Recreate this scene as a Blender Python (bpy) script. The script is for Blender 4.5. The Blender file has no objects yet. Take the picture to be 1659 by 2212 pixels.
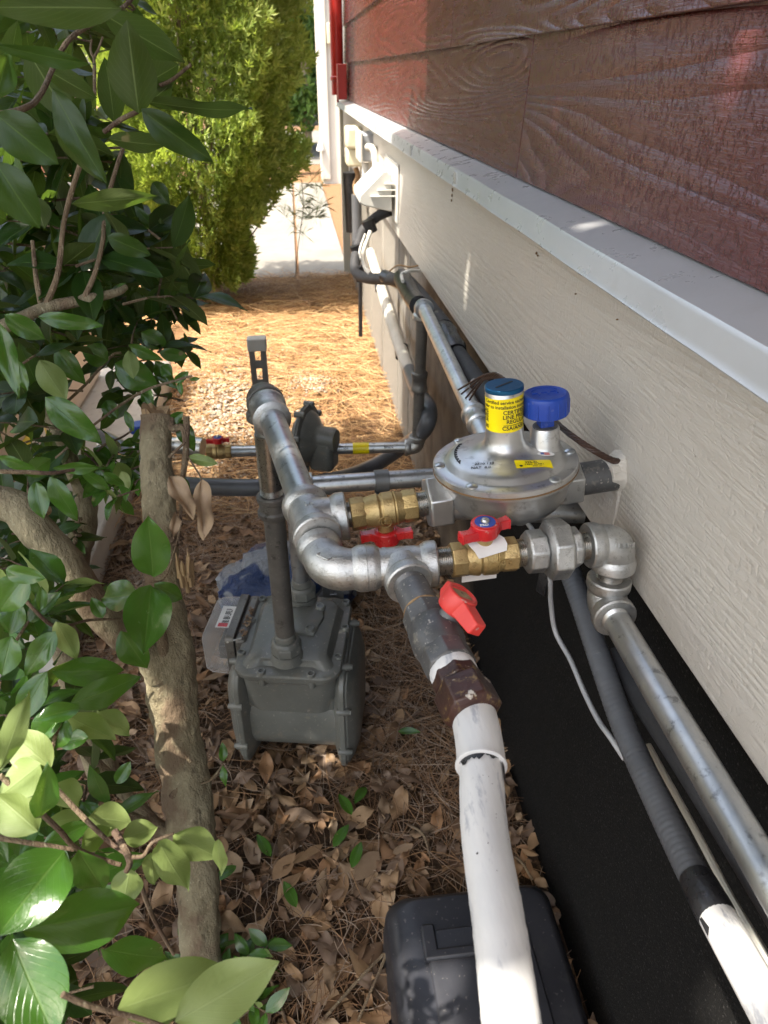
import bpy, math, random
import numpy as np
from mathutils import Vector, Matrix, noise as mnoise
random.seed(7); RNG = np.random.default_rng(7)
S = bpy.context.scene; COL = S.collection
PI = math.pi
# ------------------------------------------------------------------ camera
FPX, CX, CY, CAMH = 1550.0, 829.5, 1106.0, 1.16
TH = math.atan(951/1550.0); AZ = math.atan(209.5/math.hypot(1550, 951))
CF = Vector((math.sin(AZ)*math.cos(TH), math.cos(AZ)*math.cos(TH), -math.sin(TH)))
CR = Vector((math.cos(AZ), -math.sin(AZ), 0)); CU = CR.cross(CF)
cam = bpy.data.cameras.new('camera'); camo = bpy.data.objects.new('camera', cam); COL.objects.link(camo)
camo.matrix_world = Matrix(((CR.x, CU.x, -CF.x, 0), (CR.y, CU.y, -CF.y, 0), (CR.z, CU.z, -CF.z, CAMH), (0, 0, 0, 1)))
cam.sensor_fit = 'VERTICAL'; cam.sensor_height = 24.0; cam.lens = 24*FPX/2212
cam.clip_start = 0.02; cam.clip_end = 300
cam.dof.use_dof = True; cam.dof.focus_distance = 0.74; cam.dof.aperture_fstop = 8.5
S.camera = camo
# ------------------------------------------------------------------ light
SUN_EL = math.radians(64); SUNH = Vector((-0.90, -0.42, 0)).normalized()
SUNV = SUNH*math.cos(SUN_EL) + Vector((0, 0, math.sin(SUN_EL)))
w = bpy.data.worlds.new('World'); S.world = w; w.use_nodes = True
nt = w.node_tree; bg = nt.nodes['Background']
sky = nt.nodes.new('ShaderNodeTexSky'); sky.sky_type = 'NISHITA'; sky.sun_disc = False
sky.sun_elevation = SUN_EL; sky.sun_rotation = math.atan2(SUNH.x, SUNH.y)
sky.dust_density = 4.0; sky.ozone_density = 0.6; sky.air_density = 0.9
tint = nt.nodes.new('ShaderNodeMix'); tint.data_type = 'RGBA'; tint.blend_type = 'MULTIPLY'; tint.inputs[0].default_value = 1.0; tint.inputs[7].default_value = (0.99, 0.94, 0.82, 1)
nt.links.new(sky.outputs[0], tint.inputs[6]); nt.links.new(tint.outputs[2], bg.inputs[0]); bg.inputs[1].default_value = 0.15
sl = bpy.data.lights.new('sun', 'SUN'); sl.energy = 2.7; sl.angle = math.radians(0.55); sl.color = (1.0, 0.93, 0.82)
so = bpy.data.objects.new('sun', sl); COL.objects.link(so)
so.rotation_euler = SUNV.to_track_quat('Z', 'Y').to_euler(); so.location = SUNV*20
S.view_settings.view_transform = 'Standard'; S.view_settings.look = 'None'
S.view_settings.exposure = 2.25; S.view_settings.gamma = 1.0
S.cycles.max_bounces = 8
try: S.cycles.use_denoising = True
except Exception: pass

def at(px, py, dep=None, X=None, Y=None, Z=None):
    """a point of the photo on a known plane or at a known depth"""
    d = CR*((px-CX)/FPX) + CU*((CY-py)/FPX) + CF
    if X is not None: dep = X/d.x
    if Y is not None: dep = Y/d.y
    if Z is not None: dep = (Z-CAMH)/d.z
    p = d*dep; p.z += CAMH
    return p
def V(*a): return Vector(a)

# ------------------------------------------------------------------ materials
class NB:
    def __init__(s, name):
        s.m = bpy.data.materials.new(name); s.m.use_nodes = True
        s.t = s.m.node_tree; s.b = s.t.nodes['Principled BSDF']; s.out = s.t.nodes['Material Output']
    def n(s, typ, ins=None, **props):
        k = s.t.nodes.new(typ)
        for a, v in props.items(): setattr(k, a, v)
        for a, v in (ins or {}).items():
            if hasattr(v, 'links') or isinstance(v, bpy.types.NodeSocket): s.t.links.new(v, k.inputs[a])
            else: k.inputs[a].default_value = v
        return k
    def l(s, a, b): s.t.links.new(a, b)
    def coords(s, scale=(1, 1, 1), world=False):
        tc = s.n('ShaderNodeNewGeometry').outputs['Position'] if world else s.n('ShaderNodeTexCoord').outputs['Object']
        return s.n('ShaderNodeMapping', {'Vector': tc, 'Scale': scale}).outputs[0]
    def noise(s, vec, scale, detail=4, rough=0.6, dist=0):
        return s.n('ShaderNodeTexNoise', {'Vector': vec, 'Scale': scale, 'Detail': detail, 'Roughness': rough, 'Distortion': dist}).outputs[0]
    def ramp(s, fac, stops, interp='LINEAR'):
        r = s.n('ShaderNodeValToRGB', {'Fac': fac}); cr = r.color_ramp; cr.interpolation = interp
        while len(cr.elements) < len(stops): cr.elements.new(0.5)
        for e, (p, c) in zip(cr.elements, stops):
            e.position = p; e.color = (c[0], c[1], c[2], 1) if hasattr(c, '__len__') else (c, c, c, 1)
        return r.outputs[0]
    def mix(s, fac, a, b):
        k = s.n('ShaderNodeMix', data_type='RGBA')
        for i, v in ((0, fac), (6, a), (7, b)):
            if isinstance(v, bpy.types.NodeSocket): s.l(v, k.inputs[i])
            elif hasattr(v, '__len__'): k.inputs[i].default_value = (v[0], v[1], v[2], 1)
            else: k.inputs[i].default_value = v
        return k.outputs[2]
    def math(s, op, a, b=0.0, c=0.0):
        k = s.n('ShaderNodeMath', operation=op)
        for i, v in enumerate((a, b, c)):
            if isinstance(v, bpy.types.NodeSocket): s.l(v, k.inputs[i])
            else: k.inputs[i].default_value = v
        return k.outputs[0]
    def bump(s, h, strength, dist, normal=None):
        ins = {'Height': h, 'Strength': strength, 'Distance': dist}
        if normal is not None: ins['Normal'] = normal
        k = s.n('ShaderNodeBump', ins); s.l(k.outputs[0], s.b.inputs['Normal']); return k.outputs[0]
    def set(s, **kw):
        for k, v in kw.items():
            k = k.replace('_', ' ')
            if isinstance(v, bpy.types.NodeSocket): s.l(v, s.b.inputs[k])
            elif hasattr(v, '__len__'): s.b.inputs[k].default_value = (v[0], v[1], v[2], 1)
            else: s.b.inputs[k].default_value = v

def generic(name, c1, c2, scale=8, rough=0.5, metal=0.0, bscale=60, bstr=0.3, bdist=0.001, c3=None, spots=0.0, stretch=(1, 1, 1), rvar=0.12, coat=0.0, sscale=180):
    b = NB(name); v = b.coords(stretch, world=True)
    f = b.noise(v, scale, 5); col = b.mix(b.ramp(f, [(0.32, 0), (0.68, 1)]), c1, c2)
    if c3 is not None:
        g = b.noise(v, scale*3.7, 5, 0.7); col = b.mix(b.ramp(g, [(0.56, 0), (0.66, 1)]), col, c3)
    if spots:
        g = b.noise(v, sscale, 2, 0.5); col = b.mix(b.math('MULTIPLY', b.ramp(g, [(0.66, 0), (0.72, 1)]), spots), col, (0.5, 0.46, 0.4))
    r = b.math('MULTIPLY_ADD', b.noise(v, scale*5, 4), rvar*2, rough-rvar)
    b.set(Base_Color=col, Roughness=r, Metallic=metal)
    if coat: b.set(Coat_Weight=coat, Coat_Roughness=0.15)
    if bstr: b.bump(b.noise(v, bscale, 4, 0.6), bstr, bdist)
    return b.m

M = {}
M['galv'] = generic('galvanized_cast', (0.42, 0.43, 0.43), (0.62, 0.62, 0.60), 60, 0.36, 0.9, 750, 0.6, 0.0010, (0.34, 0.34, 0.32), rvar=0.13)
M['galvpipe'] = generic('galvanized_pipe', (0.42, 0.45, 0.48), (0.62, 0.63, 0.62), 22, 0.36, 0.9, 160, 0.12, 0.0006, (0.27, 0.28, 0.29), rvar=0.12)
M['dullpipe'] = generic('dull_grey_pipe', (0.15, 0.145, 0.135), (0.23, 0.22, 0.20), 18, 0.48, 0.55, 120, 0.15, 0.0006, (0.10, 0.095, 0.085), spots=0.25)
M['blackiron'] = generic('weathered_black_iron', (0.075, 0.075, 0.078), (0.14, 0.14, 0.14), 26, 0.45, 0.45, 200, 0.35, 0.0009, (0.19, 0.18, 0.16), spots=0.7, sscale=260)
M['thread'] = generic('cut_steel_thread', (0.34, 0.33, 0.31), (0.52, 0.50, 0.46), 90, 0.3, 0.95, 500, 0.2, 0.0004)
M['brass'] = generic('forged_brass', (0.43, 0.31, 0.13), (0.54, 0.40, 0.19), 40, 0.38, 0.8, 600, 0.6, 0.0012, (0.34, 0.23, 0.10), rvar=0.08)
M['zinc'] = generic('die_cast_zinc', (0.47, 0.47, 0.46), (0.60, 0.595, 0.58), 16, 0.36, 0.85, 300, 0.16, 0.0005, (0.33, 0.325, 0.31), rvar=0.1)
M['red'] = generic('red_painted_handle', (0.50, 0.012, 0.018), (0.58, 0.02, 0.022), 40, 0.3, 0.0, 300, 0.1, 0.0004, spots=0.35, coat=0.3)
M['redmatte'] = generic('faded_red_vinyl', (0.60, 0.035, 0.03), (0.68, 0.06, 0.045), 30, 0.42, 0.0, 400, 0.2, 0.0004, spots=0.5)
M['blue'] = generic('blue_plastic', (0.010, 0.045, 0.30), (0.014, 0.06, 0.36), 40, 0.4, 0.0, 500, 0.08, 0.0003, spots=0.08)
M['bluecap'] = generic('blue_anodised_cap', (0.015, 0.10, 0.22), (0.02, 0.14, 0.30), 40, 0.35, 0.7, 500, 0.1, 0.0003)
M['yellow'] = generic('yellow_label', (0.85, 0.66, 0.0), (0.90, 0.72, 0.01), 30, 0.32, 0, 200, 0.05, 0.0003)
M['ink'] = generic('black_ink', (0.01, 0.01, 0.01), (0.02, 0.02, 0.02), 30, 0.5, 0, 100, 0, 0)
M['white'] = generic('white_label', (0.72, 0.71, 0.68), (0.8, 0.79, 0.77), 30, 0.5, 0, 100, 0.1, 0.0003)
M['meter'] = generic('grey_meter_paint', (0.135, 0.14, 0.127), (0.175, 0.18, 0.163), 14, 0.38, 0.0, 250, 0.18, 0.0006, (0.19, 0.18, 0.15), spots=0.35, coat=0.15)
M['brownnut'] = generic('brown_painted_nut', (0.028, 0.012, 0.010), (0.058, 0.024, 0.018), 34, 0.4, 0.1, 200, 0.5, 0.001, (0.17, 0.11, 0.04), spots=1.0, sscale=150)
M['rust'] = generic('rust', (0.20, 0.10, 0.04), (0.35, 0.24, 0.13), 90, 0.8, 0, 300, 0.4, 0.001)
M['gasket'] = generic('gasket', (0.16, 0.085, 0.035), (0.2, 0.12, 0.05), 90, 0.8, 0, 300, 0.3, 0.0006)
M['whitepipe'] = generic('white_brushed_paint', (0.52, 0.525, 0.53), (0.66, 0.65, 0.63), 26, 0.5, 0, 90, 0.7, 0.0014, (0.36, 0.37, 0.40), stretch=(1, 0.25, 1))
M['tape'] = generic('black_tape', (0.012, 0.012, 0.014), (0.022, 0.022, 0.024), 40, 0.3, 0, 120, 0.5, 0.002)
M['sleeve'] = generic('black_foam_sleeve', (0.018, 0.018, 0.02), (0.035, 0.035, 0.038), 30, 0.7, 0, 200, 0.4, 0.001)
M['greyplastic'] = generic('grey_conduit_plastic', (0.085, 0.09, 0.10), (0.11, 0.117, 0.13), 20, 0.33, 0, 100, 0.05, 0.0004)
M['wiregrey'] = generic('grey_cable', (0.34, 0.35, 0.36), (0.42, 0.42, 0.43), 20, 0.4, 0, 100, 0.05, 0.0004)
M['brownwire'] = generic('brown_wire', (0.035, 0.018, 0.012), (0.06, 0.03, 0.02), 60, 0.45, 0, 100, 0.1, 0.0004)
M['pvc'] = generic('pale_grey_pipe_paint', (0.40, 0.385, 0.34), (0.50, 0.48, 0.43), 10, 0.6, 0, 60, 0.3, 0.001)
M['strut'] = generic('galvanised_strut', (0.16, 0.165, 0.165), (0.25, 0.255, 0.25), 22, 0.45, 0.6, 100, 0.1, 0.0005)
M['whiteplastic'] = generic('white_plastic', (0.56, 0.55, 0.51), (0.62, 0.61, 0.57), 10, 0.4, 0, 60, 0.05, 0.0005)
M['beige'] = generic('beige_enclosure', (0.52, 0.49, 0.36), (0.58, 0.55, 0.42), 10, 0.5, 0, 60, 0.1, 0.0005)
M['greybox'] = generic('grey_enclosure', (0.33, 0.35, 0.38), (0.40, 0.42, 0.45), 10, 0.4, 0.2, 60, 0.1, 0.0005)
M['cream'] = generic('cream_enclosure', (0.56, 0.46, 0.36), (0.62, 0.52, 0.42), 6, 0.5, 0, 60, 0.1, 0.0005)
M['concrete'] = generic('pale_concrete', (0.44, 0.42, 0.38), (0.56, 0.54, 0.49), 5, 0.85, 0, 90, 0.5, 0.002, (0.38, 0.36, 0.32))
M['driveway'] = generic('driveway_concrete', (0.15, 0.14, 0.12), (0.21, 0.198, 0.172), 2.2, 0.9, 0, 90, 0.4, 0.002, (0.17, 0.155, 0.128))
M['redmetal'] = generic('red_gutter_paint', (0.34, 0.018, 0.014), (0.40, 0.025, 0.02), 8, 0.35, 0, 60, 0.05, 0.0005)
M['flash'] = generic('white_drip_flashing', (0.46, 0.465, 0.47), (0.52, 0.525, 0.53), 5, 0.30, 0.25, 30, 0.12, 0.002, (0.475, 0.478, 0.478), spots=0.0)
M['pillar'] = generic('cream_trim_paint', (0.48, 0.465, 0.41), (0.54, 0.52, 0.47), 3, 0.6, 0, 30, 0.1, 0.002)
M['boxblack'] = generic('dusty_black_plastic', (0.018, 0.019, 0.024), (0.034, 0.035, 0.042), 9, 0.38, 0, 120, 0.15, 0.0008, (0.035, 0.036, 0.04), spots=0.14, sscale=150)
M['bag'] = None
M['bluesiding'] = generic('pale_blue_siding', (0.42, 0.52, 0.60), (0.48, 0.57, 0.66), 2, 0.6)
M['terracotta'] = generic('terracotta_brick', (0.42, 0.16, 0.08), (0.50, 0.21, 0.11), 8, 0.8)
M['roof'] = generic('grey_shingle', (0.12, 0.12, 0.12), (0.2, 0.19, 0.18), 8, 0.9)
M['carpaint'] = generic('silver_car_paint', (0.42, 0.44, 0.46), (0.46, 0.48, 0.5), 3, 0.25, 0.6)
M['darkglass'] = generic('dark_glass', (0.02, 0.025, 0.03), (0.03, 0.035, 0.04), 3, 0.1)
M['tyre'] = generic('black_rubber', (0.02, 0.02, 0.02), (0.03, 0.03, 0.03), 10, 0.8)

def siding_mat(name, base, base2, gscale, bstr, rough, fine=0.5, spots=False, ringn=150.0, ringw=1.0):
    b = NB(name); v = b.coords((1, 0.55, 5.5), world=True)
    rnd = b.n('ShaderNodeObjectInfo').outputs['Random']
    off = b.n('ShaderNodeCombineXYZ', {'X': b.math('MULTIPLY', rnd, 37.0), 'Y': b.math('MULTIPLY', rnd, 71.0)}).outputs[0]
    v2 = b.n('ShaderNodeVectorMath', {0: v, 1: off}, operation='ADD').outputs[0]
    n1 = b.noise(v2, gscale, 1.2, 0.45, 0.25)
    rings = b.math('SINE', b.math('MULTIPLY', n1, ringn))
    vf = b.coords((1, 9, 160), world=True)
    nf = b.noise(vf, 1.6, 4, 0.75)
    vp = b.coords((1, 1, 0.55), world=True)
    pits = b.ramp(b.noise(vp, 190, 3, 0.65), [(0.30, 0.0), (0.47, 1.0)])
    patch = b.ramp(b.noise(v2, gscale*1.7, 2), [(0.36, 0.45), (0.58, 1.0)])
    prof = b.math('POWER', b.math('MULTIPLY_ADD', rings, 0.5, 0.5), 0.45)
    h = b.math('ADD', b.math('MULTIPLY', b.math('MULTIPLY', prof, patch), ringw), b.math('ADD', b.math('MULTIPLY', nf, fine), b.math('MULTIPLY', pits, 0.26)))
    b.bump(h, bstr, 0.0048)
    c = b.mix(b.noise(b.coords((1, 1, 1), world=True), 3.0, 5), base, base2)
    if spots:
        sp = b.ramp(b.noise(b.coords((1, 1, 1), world=True), 110, 2, 0.4), [(0.765, 0), (0.79, 1)])
        c = b.mix(b.math('MULTIPLY', sp, 0.55), c, (0.16, 0.12, 0.08))
    b.set(Base_Color=c, Roughness=b.math('MULTIPLY_ADD', b.noise(v, 9, 3), 0.2, rough-0.1), Specular_IOR_Level=0.50 if gscale > 1 else 0.5)
    return b.m
M['siding'] = siding_mat('red_wood_grain_siding', (0.084, 0.021, 0.0175), (0.108, 0.026, 0.022), 1.25, 0.85, 0.27, ringn=205.0, ringw=0.8)
M['board'] = siding_mat('white_wood_grain_board', (0.50, 0.465, 0.41), (0.565, 0.53, 0.47), 0.9, 0.6, 0.34, 0.9, spots=True, ringn=300.0, ringw=0.30)

def foundation_mat():
    b = NB('foundation_parging'); v = b.coords(world=True)
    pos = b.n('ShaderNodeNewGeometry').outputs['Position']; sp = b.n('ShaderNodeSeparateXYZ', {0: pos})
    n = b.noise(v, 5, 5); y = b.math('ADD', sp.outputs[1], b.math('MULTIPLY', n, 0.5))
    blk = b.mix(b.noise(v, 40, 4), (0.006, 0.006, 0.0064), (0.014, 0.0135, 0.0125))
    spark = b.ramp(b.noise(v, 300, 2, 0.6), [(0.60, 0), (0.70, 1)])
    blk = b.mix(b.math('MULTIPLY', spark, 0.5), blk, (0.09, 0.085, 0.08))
    mottle = b.ramp(b.noise(v, 9, 5, 0.6), [(0.35, 0), (0.6, 1)])
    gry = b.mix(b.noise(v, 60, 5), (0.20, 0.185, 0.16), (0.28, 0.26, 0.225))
    brn = b.mix(mottle, (0.075, 0.052, 0.034), (0.17, 0.125, 0.085))
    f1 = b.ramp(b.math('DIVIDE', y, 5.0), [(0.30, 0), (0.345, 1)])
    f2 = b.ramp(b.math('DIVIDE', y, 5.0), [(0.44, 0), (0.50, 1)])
    col = b.mix(f2, b.mix(f1, blk, brn), gry)  # black at the near end, then mottled brown, then grey far along
    b.set(Base_Color=col, Roughness=0.85, Specular_IOR_Level=b.math('MULTIPLY_ADD', f1, 0.3, 0.12)); b.bump(b.noise(v, 330, 3, 0.7), 1.0, 0.003)
    return b.m
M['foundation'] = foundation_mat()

def ground_mat():
    b = NB('mulch_soil'); v = b.coords(world=True)
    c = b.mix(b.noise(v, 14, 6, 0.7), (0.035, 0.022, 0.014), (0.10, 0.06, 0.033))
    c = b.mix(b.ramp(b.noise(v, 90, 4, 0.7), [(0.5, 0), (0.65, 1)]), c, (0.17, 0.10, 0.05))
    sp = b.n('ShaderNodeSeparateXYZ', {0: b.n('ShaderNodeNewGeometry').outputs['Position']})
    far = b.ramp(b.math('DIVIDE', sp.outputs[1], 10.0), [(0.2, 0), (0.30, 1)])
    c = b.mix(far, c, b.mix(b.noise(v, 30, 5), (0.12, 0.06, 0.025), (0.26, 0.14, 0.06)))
    b.set(Base_Color=c, Roughness=0.95); b.bump(b.noise(v, 60, 6, 0.8), 1.0, 0.012)
    return b.m
M['ground'] = ground_mat()

def island_mat(name, cols, rough=0.6, trans=0.0, transcol=None, bscale=90, bstr=0.2, spec=0.4):
    b = NB(name); r = b.n('ShaderNodeNewGeometry').outputs['Random Per Island']
    n = len(cols); c = b.ramp(r, [((i+0.5)/n, k) for i, k in enumerate(cols)])
    v = b.coords(world=True); c = b.mix(b.math('MULTIPLY', b.noise(v, 120, 4), 0.5), c, (0.5*cols[0][0], 0.5*cols[0][1], 0.5*cols[0][2]))
    b.set(Base_Color=c, Roughness=rough, Specular_IOR_Level=spec)
    if bstr: b.bump(b.noise(v, bscale, 3), bstr, 0.002)
    if trans:
        t = b.n('ShaderNodeBsdfTranslucent', {'Color': (*transcol, 1)})
        mx = b.n('ShaderNodeMixShader', {0: trans, 1: b.b.outputs[0], 2: t.outputs[0]}); b.l(mx.outputs[0], b.out.inputs[0])
    return b.m
M['straw'] = island_mat('pine_straw', [(0.30, 0.16, 0.06), (0.46, 0.28, 0.12), (0.58, 0.41, 0.21), (0.37, 0.20, 0.08), (0.16, 0.075, 0.03)], 0.55, bstr=0)
M['oldstraw'] = island_mat('old_pine_needles', [(0.15, 0.08, 0.04), (0.33, 0.19, 0.10), (0.40, 0.23, 0.11), (0.27, 0.20, 0.15), (0.45, 0.35, 0.26)], 0.6, bstr=0)
M['deadleaf'] = island_mat('dry_leaf', [(0.29, 0.18, 0.095), (0.43, 0.29, 0.165), (0.37, 0.20, 0.095), (0.16, 0.105, 0.07), (0.52, 0.38, 0.24), (0.10, 0.065, 0.045), (0.22, 0.16, 0.12), (0.13, 0.075, 0.04)], 0.55, 0.08, (0.4, 0.2, 0.08))
M['gravel'] = island_mat('pale_gravel', [(0.34, 0.30, 0.24), (0.48, 0.43, 0.36), (0.26, 0.22, 0.17), (0.56, 0.50, 0.43)], 0.8, bstr=0.3)
M['thuja'] = island_mat('arborvitae_foliage', [(0.20, 0.29, 0.055), (0.33, 0.41, 0.095), (0.46, 0.52, 0.16), (0.24, 0.33, 0.065), (0.08, 0.13, 0.025)], 0.6, 0.38, (0.42, 0.55, 0.07), bstr=0)
M['fartree'] = island_mat('broadleaf_foliage', [(0.035, 0.075, 0.012), (0.07, 0.14, 0.025), (0.12, 0.21, 0.04), (0.17, 0.27, 0.05)], 0.55, 0.3, (0.22, 0.40, 0.06), bstr=0)
M['pineneedle'] = island_mat('green_pine_needle', [(0.22, 0.32, 0.10), (0.30, 0.40, 0.15), (0.36, 0.44, 0.18)], 0.5, 0.2, (0.3, 0.4, 0.1), bstr=0)

def leaf_mat(name, f1, f2, k1, k2, rough=0.3, spec=0.7):
    b = NB(name); g = b.n('ShaderNodeNewGeometry'); v = b.coords(world=True)
    r = g.outputs['Random Per Island']; uv = b.n('ShaderNodeUVMap').outputs[0]
    su = b.n('ShaderNodeSeparateXYZ', {0: uv})
    front = b.mix(r, f1, f2); back = b.mix(r, k1, k2)
    front = b.mix(b.math('MULTIPLY', b.noise(v, 60, 4), 0.5), front, (f2[0]*1.4, f2[1]*1.3, f2[2]*1.2))
    # midrib and veins from the leaf's own UV
    mid = b.ramp(b.math('ABSOLUTE', b.math('SUBTRACT', su.outputs[0], 0.5)), [(0.012, 1), (0.028, 0)])
    ang = b.math('SUBTRACT', b.math('MULTIPLY', su.outputs[1], 9.0), b.math('MULTIPLY', b.math('ABSOLUTE', b.math('SUBTRACT', su.outputs[0], 0.5)), 8.0))
    vein = b.ramp(b.math('ABSOLUTE', b.math('SUBTRACT', b.math('FRACT', ang), 0.5)), [(0.02, 1), (0.09, 0)])
    vv = b.math('MAXIMUM', mid, b.math('MULTIPLY', vein, 0.22))
    front = b.mix(b.math('MULTIPLY', vv, 0.42), front, (0.13, 0.22, 0.05)); back = b.mix(b.math('MULTIPLY', vv, 0.4), back, (0.30, 0.38, 0.14))
    blem = b.ramp(b.noise(v, 34, 3, 0.5), [(0.735, 0), (0.76, 1)])
    c = b.mix(g.outputs['Backfacing'], front, back); c = b.mix(b.math('MULTIPLY', blem, 0.8), c, (0.26, 0.20, 0.10))
    ro = b.math('MULTIPLY_ADD', g.outputs['Backfacing'], 0.35, b.math('MULTIPLY_ADD', b.noise(v, 70, 3), 0.22, rough-0.08))
    b.set(Base_Color=c, Roughness=ro, Specular_IOR_Level=spec)
    b.bump(b.math('ADD', b.noise(v, 75, 3), b.math('MULTIPLY', vv, -0.8)), 0.35, 0.0012)
    t = b.n('ShaderNodeBsdfTranslucent', {'Color': (0.20, 0.34, 0.04, 1)})
    mx = b.n('ShaderNodeMixShader', {0: 0.24, 1: b.b.outputs[0], 2: t.outputs[0]}); b.l(mx.outputs[0], b.out.inputs[0])
    return b.m
M['leaf'] = leaf_mat('privet_leaf', (0.026, 0.082, 0.010), (0.055, 0.150, 0.020), (0.17, 0.235, 0.06), (0.25, 0.32, 0.10), 0.20)
M['leafshade'] = leaf_mat('shaded_privet_leaf', (0.008, 0.026, 0.005), (0.016, 0.050, 0.008), (0.03, 0.045, 0.010), (0.055, 0.075, 0.02), 0.36, 0.4)  # same privet leaf with the shade put into its colour

def bark_mat(name, c1, c2, c3):
    b = NB(name); v = b.coords((1, 1, 0.6), world=True)
    c = b.mix(b.ramp(b.noise(v, 26, 6, 0.7), [(0.35, 0), (0.65, 1)]), c1, c2)
    c = b.mix(b.ramp(b.noise(v, 300, 2, 0.6), [(0.62, 0), (0.70, 1)]), c, (0.42, 0.37, 0.25))
    c = b.mix(b.ramp(b.noise(v, 14, 4, 0.6), [(0.50, 0), (0.60, 1)]), c, c3)
    crk = b.ramp(b.noise(b.coords((1, 1, 0.22), world=True), 75, 3, 0.5), [(0.30, 1), (0.37, 0)]); c = b.mix(b.math('MULTIPLY', crk, 0.5), c, (0.04, 0.027, 0.018))
    h = b.math('ADD', b.noise(v, 60, 6, 0.75), b.math('MULTIPLY', b.noise(b.coords((1, 1, 0.25), world=True), 160, 4), 0.6))
    b.set(Base_Color=c, Roughness=0.85); b.bump(h, 1.0, 0.007); return b.m
M['bark'] = bark_mat('privet_bark', (0.21, 0.175, 0.105), (0.35, 0.305, 0.195), (0.19, 0.135, 0.085))
M['twig'] = bark_mat('twig_bark', (0.15, 0.105, 0.062), (0.26, 0.195, 0.12), (0.12, 0.075, 0.05))
M['cutwood'] = generic('broken_wood', (0.26, 0.17, 0.09), (0.42, 0.30, 0.16), 60, 0.8, 0, 200, 0.8, 0.002, (0.14, 0.08, 0.05), stretch=(1, 1, 0.2))

def bag_mat():
    b = NB('crumpled_bag'); v = b.coords(world=True)
    f = b.ramp(b.noise(v, 9, 3, 0.5, 0.4), [(0.50, 0), (0.53, 1)])
    c = b.mix(f, b.mix(b.noise(v, 30, 4), (0.15, 0.165, 0.19), (0.24, 0.26, 0.29)), (0.008, 0.028, 0.10))
    b.set(Base_Color=c, Roughness=0.35); b.bump(b.noise(v, 26, 5, 0.7, 0.8), 1.0, 0.012); return b.m
M['bag'] = bag_mat()
def clear_mat():
    b = NB('clear_plastic'); b.set(Base_Color=(0.93, 0.93, 0.92), Roughness=0.12, Transmission_Weight=0.0)
    tr = b.n('ShaderNodeBsdfTransparent', {'Color': (0.90, 0.90, 0.90, 1)})
    fr = b.math('POWER', b.n('ShaderNodeLayerWeight', {'Blend': 0.5}).outputs[1], 3.0)
    mx = b.n('ShaderNodeMixShader', {0: b.math('ADD', b.math('MULTIPLY', fr, 0.6), 0.15), 1: tr.outputs[0], 2: b.b.outputs[0]}); b.l(mx.outputs[0], b.out.inputs[0]); return b.m
M['clear'] = clear_mat()

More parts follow.
